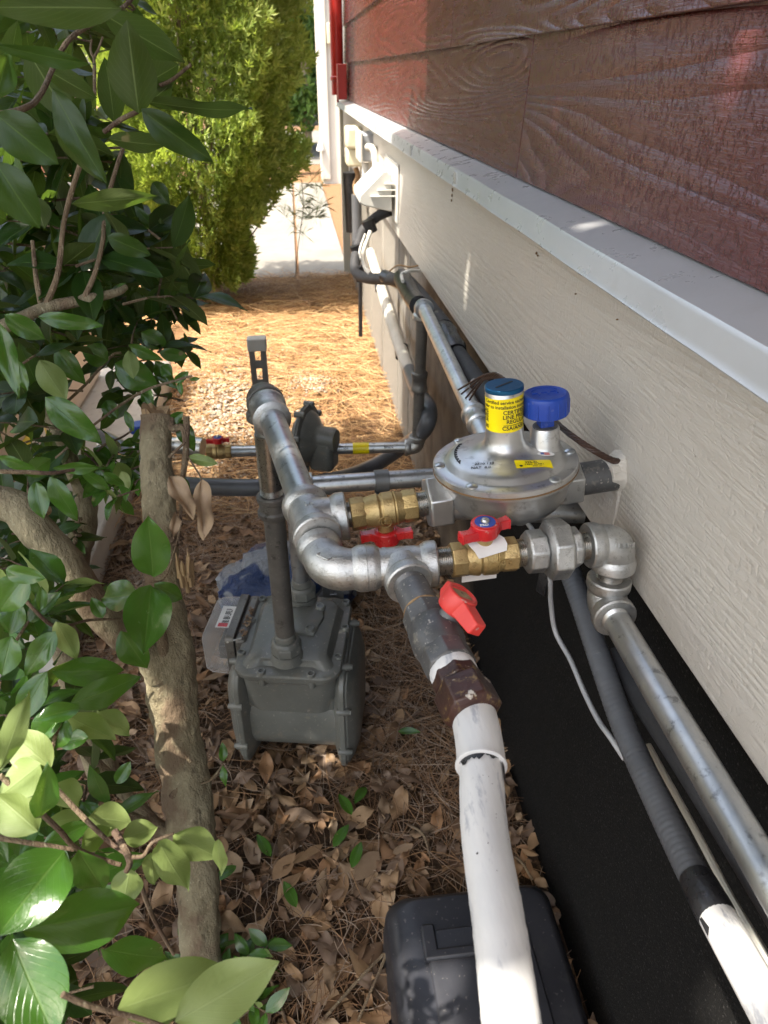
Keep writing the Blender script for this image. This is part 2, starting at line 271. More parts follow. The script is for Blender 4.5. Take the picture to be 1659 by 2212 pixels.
# ------------------------------------------------------------------ mesh building
class MB:
    def __init__(s): s.v = []; s.f = []; s.uv = None
    def add(s, vs, fs):
        o = len(s.v); s.v += [tuple(p) for p in vs]; s.f += [tuple(i+o for i in f) for f in fs]; return s
    def lathe(s, prof, o, axis, n=32, xref=None, arc=None, ph=0.0):
        o = Vector(o); a = Vector(axis).normalized(); x = Vector(xref) if xref is not None else (V(1, 0, 0) if abs(a.x) < 0.8 else V(0, 1, 0))
        x = (x - a*x.dot(a)).normalized(); y = a.cross(x); vs = []; fs = []; m = len(prof)
        for t, r in prof:
            for k in range(n):
                q = 2*PI*k/n + ph; vs.append(o + a*t + (x*math.cos(q)+y*math.sin(q))*r)
        for i in range(m-1):
            for k in range(n):
                k2 = (k+1) % n; fs.append((i*n+k, i*n+k2, (i+1)*n+k2, (i+1)*n+k))
        fs.append(tuple(reversed(range(n)))); fs.append(tuple(range((m-1)*n, m*n)))
        return s.add(vs, fs)
    def tube(s, pts, r, n=16, closed=False, squash=None):
        pts = [Vector(p) for p in pts]; m = len(pts); rr = r if hasattr(r, '__len__') else [r]*m
        vs = []; fs = []; prev = None
        for i, p in enumerate(pts):
            t = (pts[min(i+1, m-1)] - pts[max(i-1, 0)]).normalized()
            if prev is None:
                x = V(0, 0, 1) if abs(t.z) < 0.9 else V(1, 0, 0)
            else: x = prev
            x = (x - t*x.dot(t)).normalized(); prev = x; y = t.cross(x)
            for k in range(n):
                q = 2*PI*k/n; vs.append(p + (x*math.cos(q)+y*math.sin(q))*rr[i])
        for i in range(m-1):
            for k in range(n):
                k2 = (k+1) % n; fs.append((i*n+k, i*n+k2, (i+1)*n+k2, (i+1)*n+k))
        fs.append(tuple(reversed(range(n)))); fs.append(tuple(range((m-1)*n, m*n)))
        return s.add(vs, fs)
    def cyl(s, a, b, r, n=24, ch=0.0):
        a = Vector(a); b = Vector(b); L = (b-a).length
        prof = [(0, r), (L, r)] if not ch else [(0, r-ch), (ch, r), (L-ch, r), (L, r-ch)]
        return s.lathe(prof, a, b-a, n)
    def box(s, c, sx, sy, sz, X=V(1, 0, 0), Y=V(0, 1, 0), Z=V(0, 0, 1)):
        c = Vector(c); vs = [c + X*(i*sx/2) + Y*(j*sy/2) + Z*(k*sz/2) for i in (-1, 1) for j in (-1, 1) for k in (-1, 1)]
        return s.add(vs, [(0, 1, 3, 2), (4, 6, 7, 5), (0, 4, 5, 1), (2, 3, 7, 6), (0, 2, 6, 4), (1, 5, 7, 3)])
    def prism(s, poly, o, X, Y, depth):
        """2D polygon (ccw) in X,Y at o, extruded along X x Y by depth"""
        o = Vector(o); Zd = X.cross(Y).normalized()*depth; n = len(poly)
        vs = [o + X*a + Y*b for a, b in poly] + [o + X*a + Y*b + Zd for a, b in poly]
        fs = [tuple(reversed(range(n))), tuple(range(n, 2*n))] + [(i, (i+1) % n, n+(i+1) % n, n+i) for i in range(n)]
        return s.add(vs, fs)
    def loft(s, rings):
        n = len(rings[0]); vs = [p for r in rings for p in r]; fs = []
        for i in range(len(rings)-1):
            for k in range(n):
                k2 = (k+1) % n; fs.append((i*n+k, i*n+k2, (i+1)*n+k2, (i+1)*n+k))
        fs.append(tuple(reversed(range(n)))); fs.append(tuple(range((len(rings)-1)*n, len(rings)*n)))
        return s.add(vs, fs)
    def build(s, name, mat, parent=None, bev=0.0, ang=38, sub=0, origin=None, segs=2):
        me = bpy.data.meshes.new(name); o = bpy.data.objects.new(name, me); COL.objects.link(o)
        if parent is not None: org = parent['_o'] if '_o' in parent else parent.location
        else: org = origin if origin is not None else base_of(s.v)
        org = Vector(org)
        me.from_pydata([(p[0]-org.x, p[1]-org.y, p[2]-org.z) for p in s.v], [], s.f); me.update()
        me.materials.append(M[mat] if isinstance(mat, str) else mat)
        if parent is not None: o.parent = parent; ORG[o.name] = org
        else: o.location = org
        o_org[o.name] = org
        for p in me.polygons: p.use_smooth = True
        me.set_sharp_from_angle(angle=math.radians(ang))
        if bev:
            b = o.modifiers.new('bevel', 'BEVEL'); b.width = bev; b.segments = segs; b.limit_method = 'ANGLE'; b.angle_limit = math.radians(35)
        if sub:
            b = o.modifiers.new('sub', 'SUBSURF'); b.levels = sub; b.render_levels = sub
        return o
ORG = {}; o_org = {}
def base_of(vs):
    a = np.array(vs); mn = a.min(0); mx = a.max(0); return Vector(((mn[0]+mx[0])/2, (mn[1]+mx[1])/2, mn[2]))
class Par:
    """wraps a parent object so that its children's vertices can be given in world coordinates"""
def part(mb, name, mat, parent, **kw):
    org = o_org[parent.name]
    class P(dict): pass
    me = mb.build(name, mat, None, origin=org, **kw)
    me.parent = parent; me.location = (0, 0, 0)
    return me
def pieces(mb, name, mat, parent, **kw):
    """each separate piece of a builder becomes a part of its own"""
    par = list(range(len(mb.v)))
    def find(i):
        while par[i] != i: par[i] = par[par[i]]; i = par[i]
        return i
    for f in mb.f:
        for j in f[1:]: par[find(j)] = find(f[0])
    groups = {}
    for f in mb.f: groups.setdefault(find(f[0]), []).append(f)
    for fs in groups.values():
        ids = sorted({i for f in fs for i in f}); mp_ = {i: k for k, i in enumerate(ids)}
        m_ = MB(); m_.v = [mb.v[i] for i in ids]; m_.f = [tuple(mp_[i] for i in f) for f in fs]; part(m_, name, mat, parent, **kw)
def tag(o, label=None, cat=None, group=None, kind=None):
    if label: o['label'] = label
    if cat: o['category'] = cat
    if group: o['group'] = group
    if kind: o['kind'] = kind
    return o
def thing(name, loc, label, cat, group=None, kind=None):
    o = bpy.data.objects.new(name, None); COL.objects.link(o); o.location = Vector(loc); o.empty_display_size = 0.02
    o_org[o.name] = Vector(loc); return tag(o, label, cat, group, kind)

def bez(p, n=8):
    """Catmull-Rom through points"""
    P = [Vector(q) for q in p]; P = [P[0]*2-P[1]] + P + [P[-1]*2-P[-2]]; out = []
    for i in range(1, len(P)-2):
        for k in range(n):
            t = k/n; a, b, c, d = P[i-1], P[i], P[i+1], P[i+2]
            out.append(0.5*((2*b) + (c-a)*t + (2*a-5*b+4*c-d)*t*t + (3*b-a-3*c+d)*t**3))
    out.append(P[-2]); return out

# pipe fittings
def nipple(mb, a, b, r, pitch=0.0018):
    a = Vector(a); b = Vector(b); L = (b-a).length; k = max(2, int(L/pitch)); prof = []
    for i in range(k):
        prof += [(L*i/k, r-0.0010), (L*(i+0.5)/k, r)]
    prof.append((L, r-0.001)); mb.lathe(prof, a, b-a, 28)
def collar(mb, p, d, r, w=0.011, n=32):
    """banded mouth ring at a fitting's end: p is the end face centre, d points outward"""
    mb.lathe([(-w-0.004, r*0.86), (-w, r*0.97), (-w*0.8, r), (-0.0015, r), (0, r-0.0012), (0, r*0.70), (-0.004, r*0.68)], p, d, n)
def elbow(mb, c, d1, d2, leg, rb, rc, n=26, leg2=None):
    c = Vector(c); d1 = Vector(d1).normalized(); d2 = Vector(d2).normalized(); leg2 = leg2 or leg
    a = c+d1*leg; b = c+d2*leg2; pts = [a, c+d1*leg*0.62]; rr = [rb*0.97, rb]
    for i in range(1, 10):
        t = i/10; p = (c+d1*leg*0.62)*(1-t)**2 + c*2*t*(1-t) + (c+d2*leg2*0.62)*t*t
        # round the inside of the bend outwards a little
        pts.append(p); rr.append(rb*(1+0.07*math.sin(PI*t)))
    pts += [c+d2*leg2*0.62, b]; rr += [rb, rb*0.97]
    mb.tube(pts, rr, n); collar(mb, a+d1*0.0006, d1, rc); collar(mb, b+d2*0.0006, d2, rc)
def tee(mb, c, u, w_, leg, rb, rc, legb=None, n=26):
    c = Vector(c); u = Vector(u).normalized(); w_ = Vector(w_).normalized(); legb = legb or leg
    mb.tube([c-u*leg, c-u*leg*0.5, c, c+u*leg*0.5, c+u*leg], [rb*0.96, rb, rb*1.04, rb, rb*0.96], n)
    mb.tube([c+w_*rb*0.2, c+w_*rb*0.75, c+w_*legb*0.75, c+w_*legb], [rb*1.12, rb*1.06, rb*0.97, rb*0.96], n)
    collar(mb, c-u*(leg+0.0006), -u, rc); collar(mb, c+u*(leg+0.0006), u, rc); collar(mb, c+w_*(legb+0.0006), w_, rc)
def hexnut(mb, a, b, r, ph=0.0, ch=0.0015, n=6):
    a = Vector(a); b = Vector(b); L = (b-a).length
    mb.lathe([(0, r-ch*1.6), (ch, r), (L-ch, r), (L, r-ch*1.6)], a, b-a, n, ph=ph)

def text_mesh(txt, size, bold=0.0, ext=0.0002, align='LEFT', res=3):
    cu = bpy.data.curves.new('t', 'FONT'); cu.body = txt; cu.size = size; cu.extrude = ext; cu.offset = bold; cu.align_x = align; cu.resolution_u = res
    ob = bpy.data.objects.new('t', cu); COL.objects.link(ob)
    dg = bpy.context.evaluated_depsgraph_get(); me = bpy.data.meshes.new_from_object(ob.evaluated_get(dg))
    vs = [v.co.copy() for v in me.vertices]; fs = [tuple(p.vertices) for p in me.polygons]
    bpy.data.objects.remove(ob); bpy.data.curves.remove(cu); bpy.data.meshes.remove(me)
    return vs, fs
def text_flat(mb, txt, size, o, X, Y, lift=0.0003, **kw):
    vs, fs = text_mesh(txt, size, **kw); Z = X.cross(Y).normalized(); o = Vector(o)
    mb.add([o + X*v.x + Y*v.y + Z*(v.z+lift) for v in vs], fs)
def text_cyl(mb, txt, size, o, axis, x0, r, s0, t0, **kw):
    """text wrapped round a cylinder: s runs round it (right-handed seen from outside, up=axis), t along the axis"""
    vs, fs = text_mesh(txt, size, **kw); a = Vector(axis).normalized(); x = (Vector(x0)-a*Vector(x0).dot(a)).normalized(); y = a.cross(x); o = Vector(o)
    out = []
    for v in vs:
        q = (s0+v.x)/r; out.append(o + a*(t0+v.y) + (x*math.cos(q)+y*math.sin(q))*(r+0.0002+max(v.z, 0)))
    mb.add(out, fs)

def leaf(mb, base, tip, width, nrm, curl=0.12, fold=0.18, nu=9, nv=4, uvs=None, ragged=0.0, wave=0.0, shape=0.44):
    """one leaf blade with midrib fold, curl and pointed tip; front side faces nrm"""
    base = Vector(base); tip = Vector(tip); d = tip-base; L = d.length; d.normalize(); n = Vector(nrm); n = (n - d*n.dot(d)).normalized(); s_ = d.cross(n)
    vs = []; fs = []; ph = random.random()*6
    for i in range(nu+1):
        t = i/nu; tt = t
        w_ = (math.sin(PI*min(1, tt**(math.log(0.5)/math.log(shape))))**0.8)*0.5*width if 0 < t < 1 else 0.0
        if t == 0: w_ = 0.02*width
        if t > 0.8: w_ *= (0.75+0.25*(1-t)/0.2)
        bend = -curl*L*(t*t) + curl*L*0.35*t
        for j in range(nv+1):
            q = j/nv*2-1; z = abs(q)*w_*fold*2 + wave*L*math.sin(t*9+ph+q)*abs(q)*0.12 + bend
            z -= (abs(q)**3)*w_*fold*0.8
            vs.append(base + d*(L*t) + s_*(q*w_*(1-0.25*fold)) + n*z)
            if uvs is not None: uvs.append((0.5+q*0.5, t))
    for i in range(nu):
        for j in range(nv):
            a = i*(nv+1)+j; fs.append((a, a+1, a+nv+2, a+nv+1))
    mb.add(vs, fs)
def build_leaves(mb, uvs, name, mat, parent=None, **kw):
    o = part(mb, name, mat, parent, ang=180, **kw) if parent is not None else mb.build(name, mat, ang=180, **kw)
    me = o.data; ul = me.uv_layers.new(name='UVMap'); li = np.empty(len(me.loops), dtype=np.int32); me.loops.foreach_get('vertex_index', li)
    ul.data.foreach_set('uv', np.array(uvs, dtype=np.float32)[li].ravel()); return o

def np_mesh(name, verts, faces, mat, origin=(0, 0, 0), smooth=True):
    me = bpy.data.meshes.new(name); v = np.asarray(verts, dtype=np.float32)-np.array(origin, dtype=np.float32); f = np.asarray(faces, dtype=np.int32)
    me.vertices.add(len(v)); me.vertices.foreach_set('co', v.ravel()); k = f.shape[1]
    me.loops.add(f.size); me.loops.foreach_set('vertex_index', f.ravel()); me.polygons.add(len(f))
    me.polygons.foreach_set('loop_start', np.arange(0, f.size, k, dtype=np.int32))
    me.polygons.foreach_set('use_smooth', np.full(len(f), smooth)); me.update(calc_edges=True); me.validate()
    me.materials.append(M[mat]); o = bpy.data.objects.new(name, me); COL.objects.link(o); o.location = Vector(origin); o_org[o.name] = Vector(origin); return o
def ribbons(c, yaw, pitch, L, curve, width, segs=5, roll=None):
    """curved needles: c (n,3) centres"""
    n = len(c); t = np.linspace(-0.5, 0.5, segs+1)[None, :]
    d = np.stack([np.cos(yaw), np.sin(yaw)], 1); p = np.stack([-np.sin(yaw), np.cos(yaw)], 1)
    s = t*L[:, None]; cv = curve[:, None]*L[:, None]*(4*t*t-0.4)
    x = c[:, 0:1] + d[:, 0:1]*s + p[:, 0:1]*cv; y = c[:, 1:2] + d[:, 1:2]*s + p[:, 1:2]*cv
    z = c[:, 2:3] + s*np.sin(pitch)[:, None] - 0.10*L[:, None]*(4*t*t)*0.25
    ctr = np.stack([x, y, z], 2)
    lat = np.stack([p[:, 0], p[:, 1], np.zeros(n)], 1)
    if roll is not None: lat = lat*np.cos(roll)[:, None] + np.array([0, 0, 1.0])[None]*np.sin(roll)[:, None]
    taper = np.where(np.abs(t) > 0.49, 0.35, 1.0)[..., None]
    h = lat[:, None, :]*width[:, None, None]*0.5*taper
    # three-sided needle
    up = np.cross(lat, np.stack([d[:, 0], d[:, 1], np.zeros(n)], 1)); up = up*np.sign(up[:, 2:3]+1e-9)
    v = np.stack([ctr-h, ctr+h, ctr+up[:, None, :]*width[:, None, None]*0.6*taper], 2).reshape(-1, 3)
    base = (np.arange(n)*(segs+1)*3)[:, None, None]; i = np.arange(segs)[None, :, None]*3
    q = np.array([[0, 2, 5, 3], [2, 1, 4, 5]])[None, None]
    f = (base[..., None] + i[..., None] + q).reshape(-1, 4)
    return v, f
# ================================================================== SETTING
def gh(x, y):
    return 0.012*mnoise.noise(V(x*2.1, y*2.1, 0)) + 0.006*mnoise.noise(V(x*7, y*7, 3))
xs = np.concatenate([[-60, -30, -12, -6, -4], np.arange(-3, 0.9, 0.06), [1.5, 4, 10, 30, 60]]); ys = np.concatenate([[-30, -10, -4, -1], np.arange(0, 5.2, 0.06), [7, 10, 16, 30, 60, 120]])
vv = [(x, y, (gh(x, y) if (-3.1 < x < 1 and -0.1 < y < 5.3) else -0.004)) for y in ys for x in xs]; nx = len(xs)
ff = [(j*nx+i, j*nx+i+1, (j+1)*nx+i+1, (j+1)*nx+i) for j in range(len(ys)-1) for i in range(nx-1)]
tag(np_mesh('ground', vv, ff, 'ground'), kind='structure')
b = MB()
for i, (x0, x1) in enumerate(((-2.2, -0.02), (0.0, 0.33))):
    for y0, y1 in ((4.86, 7.1), (7.12, 9.55)): b.box(((x0+x1)/2, (y0+y1)/2, -0.03), x1-x0, y1-y0, 0.09)
tag(b.build('driveway', 'driveway', bev=0.004), kind='structure')
b = MB(); b.box((-3, 15.2, -0.03), 30, 7.0, 0.07); tag(b.build('street', 'driveway'), kind='structure')
b = MB(); b.box((-2.75, 6.5, -0.03), 0.9, 7, 0.08); tag(b.build('footpath', 'driveway'), kind='structure')

# ================================================================== HOUSE
XW = 0.335
house = thing('house', (XW, 2.2, 0), 'house side wall of glossy red wood grain siding above a white skirt board', 'house wall')
def sboard(i, y0, y1):
    z0 = 1.0245 + 0.178*i; z1 = z0+0.200; b = MB()
    prof = [(XW-0.0035, z0), (XW+0.0055, z0), (XW+0.012, z1), (XW+0.006, z1)]
    # front face subdivided is not needed: grain is in the bump
    n = len(prof); vs = [(x, y, z) for y in (y0, y1) for x, z in prof]
    b.add(vs, [(0, 1, 2, 3), (7, 6, 5, 4), (0, 3, 7, 4), (0, 4, 5, 1), (1, 5, 6, 2), (3, 2, 6, 7)])
    o = part(b, 'siding_board', 'siding', house, bev=0.0012)
joints = {0: [1.149, 2.55, 3.9], 1: [1.70, 3.3], 2: [0.9, 2.3, 4.1], 3: [1.9, 3.6]}
for i in range(10):
    js = [-1.2] + joints.get(i, [1.3 + 0.4*(i % 3), 3.2]) + [4.93]
    for a, c in zip(js[:-1], js[1:]): sboard(i, a+0.0014, c-0.0014)
b = MB(); b.box((XW+0.075, 1.86, 1.9), 0.118, 6.2, 1.85); part(b, 'wall', 'siding', house)
b = MB(); b.box((0.36, 1.86, 0.846), 0.08, 6.18, 0.27); part(b, 'skirt_board', 'board', house, bev=0.003)
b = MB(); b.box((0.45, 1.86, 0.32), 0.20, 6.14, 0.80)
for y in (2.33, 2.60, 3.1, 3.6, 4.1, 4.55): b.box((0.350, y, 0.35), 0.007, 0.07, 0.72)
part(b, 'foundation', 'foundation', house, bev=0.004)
# drip flashing: folded sheet in two lengths that overlap at a seam
def flashing(y0, y1, dz, dx):
    b = MB(); zt = 1.012+dz; xf = 0.285-dx; prof = [(0.352, 1.0225+dz), (0.337, 1.0218+dz), (xf+0.003, zt), (xf, zt-0.004), (xf-0.0005, zt-0.021), (xf-0.004, zt-0.026), (xf-0.003, zt-0.0275), (xf+0.002, zt-0.0235), (xf+0.0025, zt-0.007), (0.335, 1.0188+dz), (0.352, 1.0195+dz)]
    n = len(prof); N = int((y1-y0)/0.05)+1; rings = []
    for k in range(N+1):
        y = y0+(y1-y0)*k/N; wv = 0.0012*mnoise.noise(V(0, y*6, dz*99)); rings.append([(x+wv*(1 if x < 0.3 else 0), y, z+wv*(0.5 if x < 0.3 else 0)) for x, z in prof])
    b.loft(rings); return part(b, 'drip_flashing', 'flash', house)
flashing(-1.2, 1.462, 0.0020, 0.0015); flashing(1.466, 4.95, 0, 0)
b = MB(); b.loft([[V(x, y, z) for x, z in ((0.336, 1.0222), (0.2845, 1.0126), (0.2830, 0.986), (0.286, 0.986), (0.288, 1.008), (0.336, 1.017))] for y in (1.4615, 1.4665)]); part(b, 'seam', 'ink', house)
b = MB()
for y in (1.36, 1.90, 2.7): b.box((0.2830, y, 1.000), 0.0025, 0.022, 0.023)
pieces(b, 'flashing_clip', 'flash', house, bev=0.0008)
b = MB(); b.box((0.325, 4.965, 0.47), 0.05, 0.035, 1.05); part(b, 'corner_trim', 'pillar', house, bev=0.003)
# drips and mud daub marks on the skirt board
b = MB()
for (px, py, r) in ((978, 410, 6), (977, 422, 5), (976, 433, 4), (1160, 547, 5), (1163, 552, 3), (1335, 690, 3), (1245, 635, 2.5)):
    p = at(px, py, X=0.3195); rr = r*p.y/FPX*0.62
    b.lathe([(0, rr), (0.0016, rr*0.9), (0.0022, rr*0.4)], p, V(-1, 0, 0), 9)
pieces(b, 'mud_daub', 'gasket', house)
b = MB()
for k in range(26):
    p = at(1300+random.random()*60, 975+random.random()*170, X=0.3193); r = 0.001+0.0015*random.random()
# caulk blob and patch where the stub pipe meets the wall
pw = at(1338, 1020, X=0.32)
b.lathe([(-0.004, 0.0225), (0.001, 0.0215), (0.004, 0.0198), (0.008, 0.0185), (0.016, 0.0178), (0.017, 0.0168)], pw, V(-0.985, -0.168, -0.06), 26)
for v_ in range(len(b.v)):
    p = Vector(b.v[v_]); q = p-pw; k = 1+0.25*mnoise.noise(p*90); b.v[v_] = tuple(pw+V(q.x, q.y*k*0.85, q.z*k))
part(b, 'pipe_caulk', 'board', house)
b = MB(); pz = at(1320, 1100, X=0.32); b.box((0.3188, pz.y, pz.z+0.004), 0.003, 0.030, 0.082)
part(b, 'caulk_patch', 'board', house, bev=0.001)

ds = thing('downspout', (0.29, 4.86, 1.02), 'round red downspout with a ring, standing at the far end of the red siding', 'downspout')
b = MB(); b.cyl((0.288, 4.84, 1.045), (0.288, 4.84, 3.0), 0.036, 20); part(b, 'pipe', 'redmetal', ds)
b = MB(); b.lathe([(0, 0.037), (0.004, 0.041), (0.02, 0.041), (0.024, 0.037)], (0.288, 4.84, 1.115), V(0, 0, 1), 20); part(b, 'ring', 'redmetal', ds)
b = MB(); b.box((0.300, 4.66, 1.112), 0.05, 0.10, 0.17); b.box((0.277, 4.70, 1.06), 0.012, 0.02, 0.1)
tag(b.build('gutter_outlet', 'redmetal', bev=0.004), 'short red metal outlet box standing on the white flashing beside the red downspout', 'outlet')

# the white pillar of the next wing
pl = thing('garage_corner', (0.62, 9.8, 0), 'cream painted house corner with a little beige box, beyond the driveway', 'building')
b = MB(); b.box((0.66, 9.95, 1.9), 0.60, 0.8, 3.9); part(b, 'wall', 'pillar', pl, bev=0.01)
b = MB(); b.box((0.40, 9.53, 1.95), 0.10, 0.04, 3.8); b.box((0.60, 9.535, 1.95), 0.03, 0.03, 3.8); part(b, 'trim', 'pillar', pl, bev=0.006)
p = at(713, 72, Y=9.5); b = MB(); b.box((p.x, 9.48, p.z), 0.07, 0.07, 0.19); part(b, 'junction_box', 'beige', pl, bev=0.006)
p = at(692, 305, Y=9.5); b = MB(); b.lathe([(0, 0.02), (0.08, 0.05), (0.10, 0.05), (0.11, 0.0)], p, V(0, 0, -1), 14); part(b, 'lamp', 'whiteplastic', pl)

# utility boxes on the wall
ub = thing('utility_box', at(765, 360, Y=3.75), 'beige plastic utility box high on the far end of the skirt board', 'utility box')
b = MB(); a = at(748, 275, Y=3.6); c = at(783, 322, Y=3.6); d = at(783, 362, Y=3.6)
b.box(((a.x+c.x)/2, 3.68, (a.z+c.z)/2), c.x-a.x, 0.16, a.z-c.z); part(b, 'lid', 'beige', ub, bev=0.012)
b = MB(); b.box(((a.x+c.x)/2+0.012, 3.70, (c.z+d.z)/2-0.001), c.x-a.x+0.02, 0.15, c.z-d.z-0.002); part(b, 'body', 'beige', ub, bev=0.01)
gb = thing('disconnect_box', at(790, 350, X=0.30), 'small grey metal disconnect box fixed beside the beige utility box', 'switch box')
b = MB(); a = at(781, 290, Y=3.15); c = at(797, 350, Y=3.15); b.box(((a.x+c.x)/2+0.01, 3.25, (a.z+c.z)/2), c.x-a.x+0.03, 0.2, a.z-c.z); part(b, 'body', 'greybox', gb, bev=0.006)
b = MB(); b.box((a.x-0.003, 3.24, (a.z+c.z)/2+0.003), 0.012, 0.21, a.z-c.z+0.012); part(b, 'cover', 'whiteplastic', gb, bev=0.004)
b = MB(); p = [at(795, 318, Y=3.1), at(806, 322, Y=3.0), at(811, 345, Y=2.97), at(812, 420, Y=2.95)]
b.tube(bez(p, 6), 0.014, 12); tag(b.build('flexible_whip', 'pvc'), 'pale curved electrical whip running down from the grey box', 'conduit')
b = MB(); b.cyl(at(789, 352, Y=3.2), at(789, 430, Y=3.2), 0.014, 12); tag(b.build('white_conduit', 'whiteplastic'), 'straight white conduit dropping below the grey disconnect box', 'conduit')
b = MB(); b.cyl(at(756, 372, Y=4.1), at(762, 500, Y=4.1), 0.040, 16); tag(b.build('black_downpipe', 'tape'), 'thick black vertical pipe below the beige utility box', 'pipe')
b = MB(); b.cyl(at(770, 420, Y=3.7), at(772, 520, Y=3.7), 0.024, 16); tag(b.build('grey_conduit', 'greyplastic'), 'grey vertical conduit between the black pipe and the vent hood', 'conduit')
b = MB(); b.tube(bez([at(768, 362, Y=3.7), at(773, 380, Y=3.7), at(767, 400, Y=3.7), at(769, 424, Y=3.7)], 5), 0.012, 10); tag(b.build('copper_cable', 'rust'), 'brown cable linking the beige box and the grey conduit', 'cable')
b = MB(); b.cyl(at(778, 604, Y=3.05), at(779, 726, Y=3.05), 0.009, 10); tag(b.build('ground_rod', 'tape'), 'thin black vertical rod beside the far foundation', 'rod')

# vent hood
vh = thing('vent_hood', at(840, 455, X=0.318), 'white louvred plastic vent hood sticking out of the skirt board', 'vent hood')
yn = 2.40
P = [at(838, 369, Y=yn), at(828, 371, Y=yn), at(777, 424, Y=yn), at(777, 440, Y=yn), at(786, 446, Y=yn), at(848, 459, Y=yn), at(846, 380, Y=yn)]
P = [V(min(p.x, 0.3185), yn, p.z) for p in P]
side = [(p.x, p.z) for p in P]
def shell(y0, y1):
    b = MB(); n = len(side); vs = [(x, y0, z) for x, z in side] + [(x, y1, z) for x, z in side]
    b.add(vs, [tuple(range(n)), tuple(reversed(range(n, 2*n)))] + [(i, n+i, n+(i+1) % n, (i+1) % n) for i in range(n)]); return b
part(shell(yn+0.012, yn+0.24), 'hood', 'whiteplastic', vh, bev=0.004)
b = MB()
for k in range(1, 4):
    t = k/4; z = P[2].z*(1-t)+P[0].z*t - 0.02; x0 = P[2].x*(1-t)+P[0].x*t + 0.012; b.box(((x0+0.316)/2, yn+0.008, z), 0.316-x0, 0.012, 0.004)
part(b, 'louvre', 'whiteplastic', vh, bev=0.001)
b = MB(); b.box((0.3160, yn+0.13, (P[0].z+P[5].z)/2-0.004), 0.006, 0.33, P[0].z-P[5].z+0.05); part(b, 'flange', 'whiteplastic', vh, bev=0.002)

# insulated line set: hose bundle out under the hood, then along the wall
ls = thing('line_set', at(800, 600, X=0.28), 'black wrapped hose bundle bending out below the vent hood and along the wall', 'hose')
p1 = [at(842, 455, Y=2.5), at(812, 470, Y=2.52), at(784, 500, Y=2.50), at(770, 545, Y=2.42), at(768, 585, Y=2.35), at(790, 600, Y=2.25), at(835, 603, Y=2.08), at(868, 603, Y=1.95)]
b = MB(); b.tube(bez(p1, 8), 0.0165, 16); part(b, 'hose', 'sleeve', ls)
b = MB(); b.tube(bez([at(868, 597, X=0.285), at(905, 640, X=0.287), at(960, 712, X=0.29)], 6), 0.021, 16); b.tube(bez([at(960, 730, X=0.292), at(1000, 780, X=0.295), at(1100, 930, X=0.297), at(1190, 1080, X=0.30)], 6), 0.0165, 14); part(b, 'hose', 'sleeve', ls)
b = MB(); b.tube(bez([at(868, 600, X=0.26), at(890, 640, X=0.262), at(905, 660, X=0.262)], 6), 0.022, 16); part(b, 'hose_end', 'tape', ls)
b = MB()
for (x, y, r) in ((797, 485, .0215), (770, 540, .0185), (775, 588, .0185), (846, 603, .0185)): 
    q = at(x, y, Y=2.5 if y < 500 else (2.42 if y < 550 else (2.34 if y < 600 else 2.05))); q2 = q+V(0.004, 0, -0.012) if y < 590 else q+V(0.014, -0.03, 0); b.cyl(q-(q2-q)*1.2, q2+(q2-q), r, 14)
b.tube(bez([at(940, 690, X=0.288), at(962, 722, X=0.288), at(985, 765, X=0.292)], 5), [0.022+0.005*random.random() for _ in range(11)], 12)
pieces(b, 'tape_wrap', 'tape', ls)
b = MB(); b.tube(bez([at(800, 500, Y=2.4), at(785, 545, Y=2.35), at(788, 575, Y=2.3), at(800, 592, Y=2.2)], 6), 0.007, 10); part(b, 'white_tube', 'pvc', ls)
b = MB(); b.tube(bez([at(789, 505, Y=2.38), at(777, 540, Y=2.36), at(779, 560, Y=2.3)], 6), 0.003, 8); b.tube(bez([at(870, 608, X=0.24), at(868, 592, X=0.25), at(885, 585, X=0.27), at(905, 585, X=0.31)], 6), 0.004, 8); pieces(b, 'thin_wire', 'whiteplastic', ls)
b = MB(); b.tube(bez([at(842, 585, Y=2.05), at(860, 573, Y=2.0), at(885, 577, Y=1.98), at(905, 573, Y=1.97)], 6), 0.0022, 8); part(b, 'copper_wire', 'rust', ls)
b = MB(); b.tube(bez([at(800, 545, X=0.30), at(822, 618, X=0.30), at(845, 692, X=0.298), at(868, 760, X=0.295), at(885, 800, X=0.295)], 8), 0.019, 18); tag(b.build('drain_pipe', 'pvc'), 'pale grey pipe slanting down along the far foundation', 'pipe')
b = MB()
for (x, y), lb_ in zip(((822, 618), (868, 760)), ('upper dark band standing in for a shadow across the pale slanting drain pipe', 'lower dark band standing in for a shadow across the pale slanting drain pipe')):
    b = MB(); q = at(x, y, X=0.299); b.tube([q+V(0, 0.014, 0.012), q, q+V(0, -0.014, -0.012)], 0.0215, 16); tag(b.build('shadow_band', 'tape'), lb_, 'clip', 'shadow bands on the drain pipe')  # dark ring put on the pipe for a dappled shadow stripe
b = MB(); b.tube(bez([at(885, 800, X=0.292), at(905, 850, X=0.29), at(927, 885, X=0.29), at(915, 930, X=0.275), at(870, 965, Y=1.78), at(800, 1010, Y=1.62), at(700, 1042, Y=1.45), at(560, 1053, Y=1.40), at(400, 1048, Y=1.42), at(330, 1030, Y=1.5), at(250, 960, Y=1.65), at(130, 905, Y=1.9)], 10), 0.0195, 20)
tag(b.build('flexible_conduit', 'greyplastic'), 'thick grey flexible conduit looping low behind the gas meter', 'conduit')

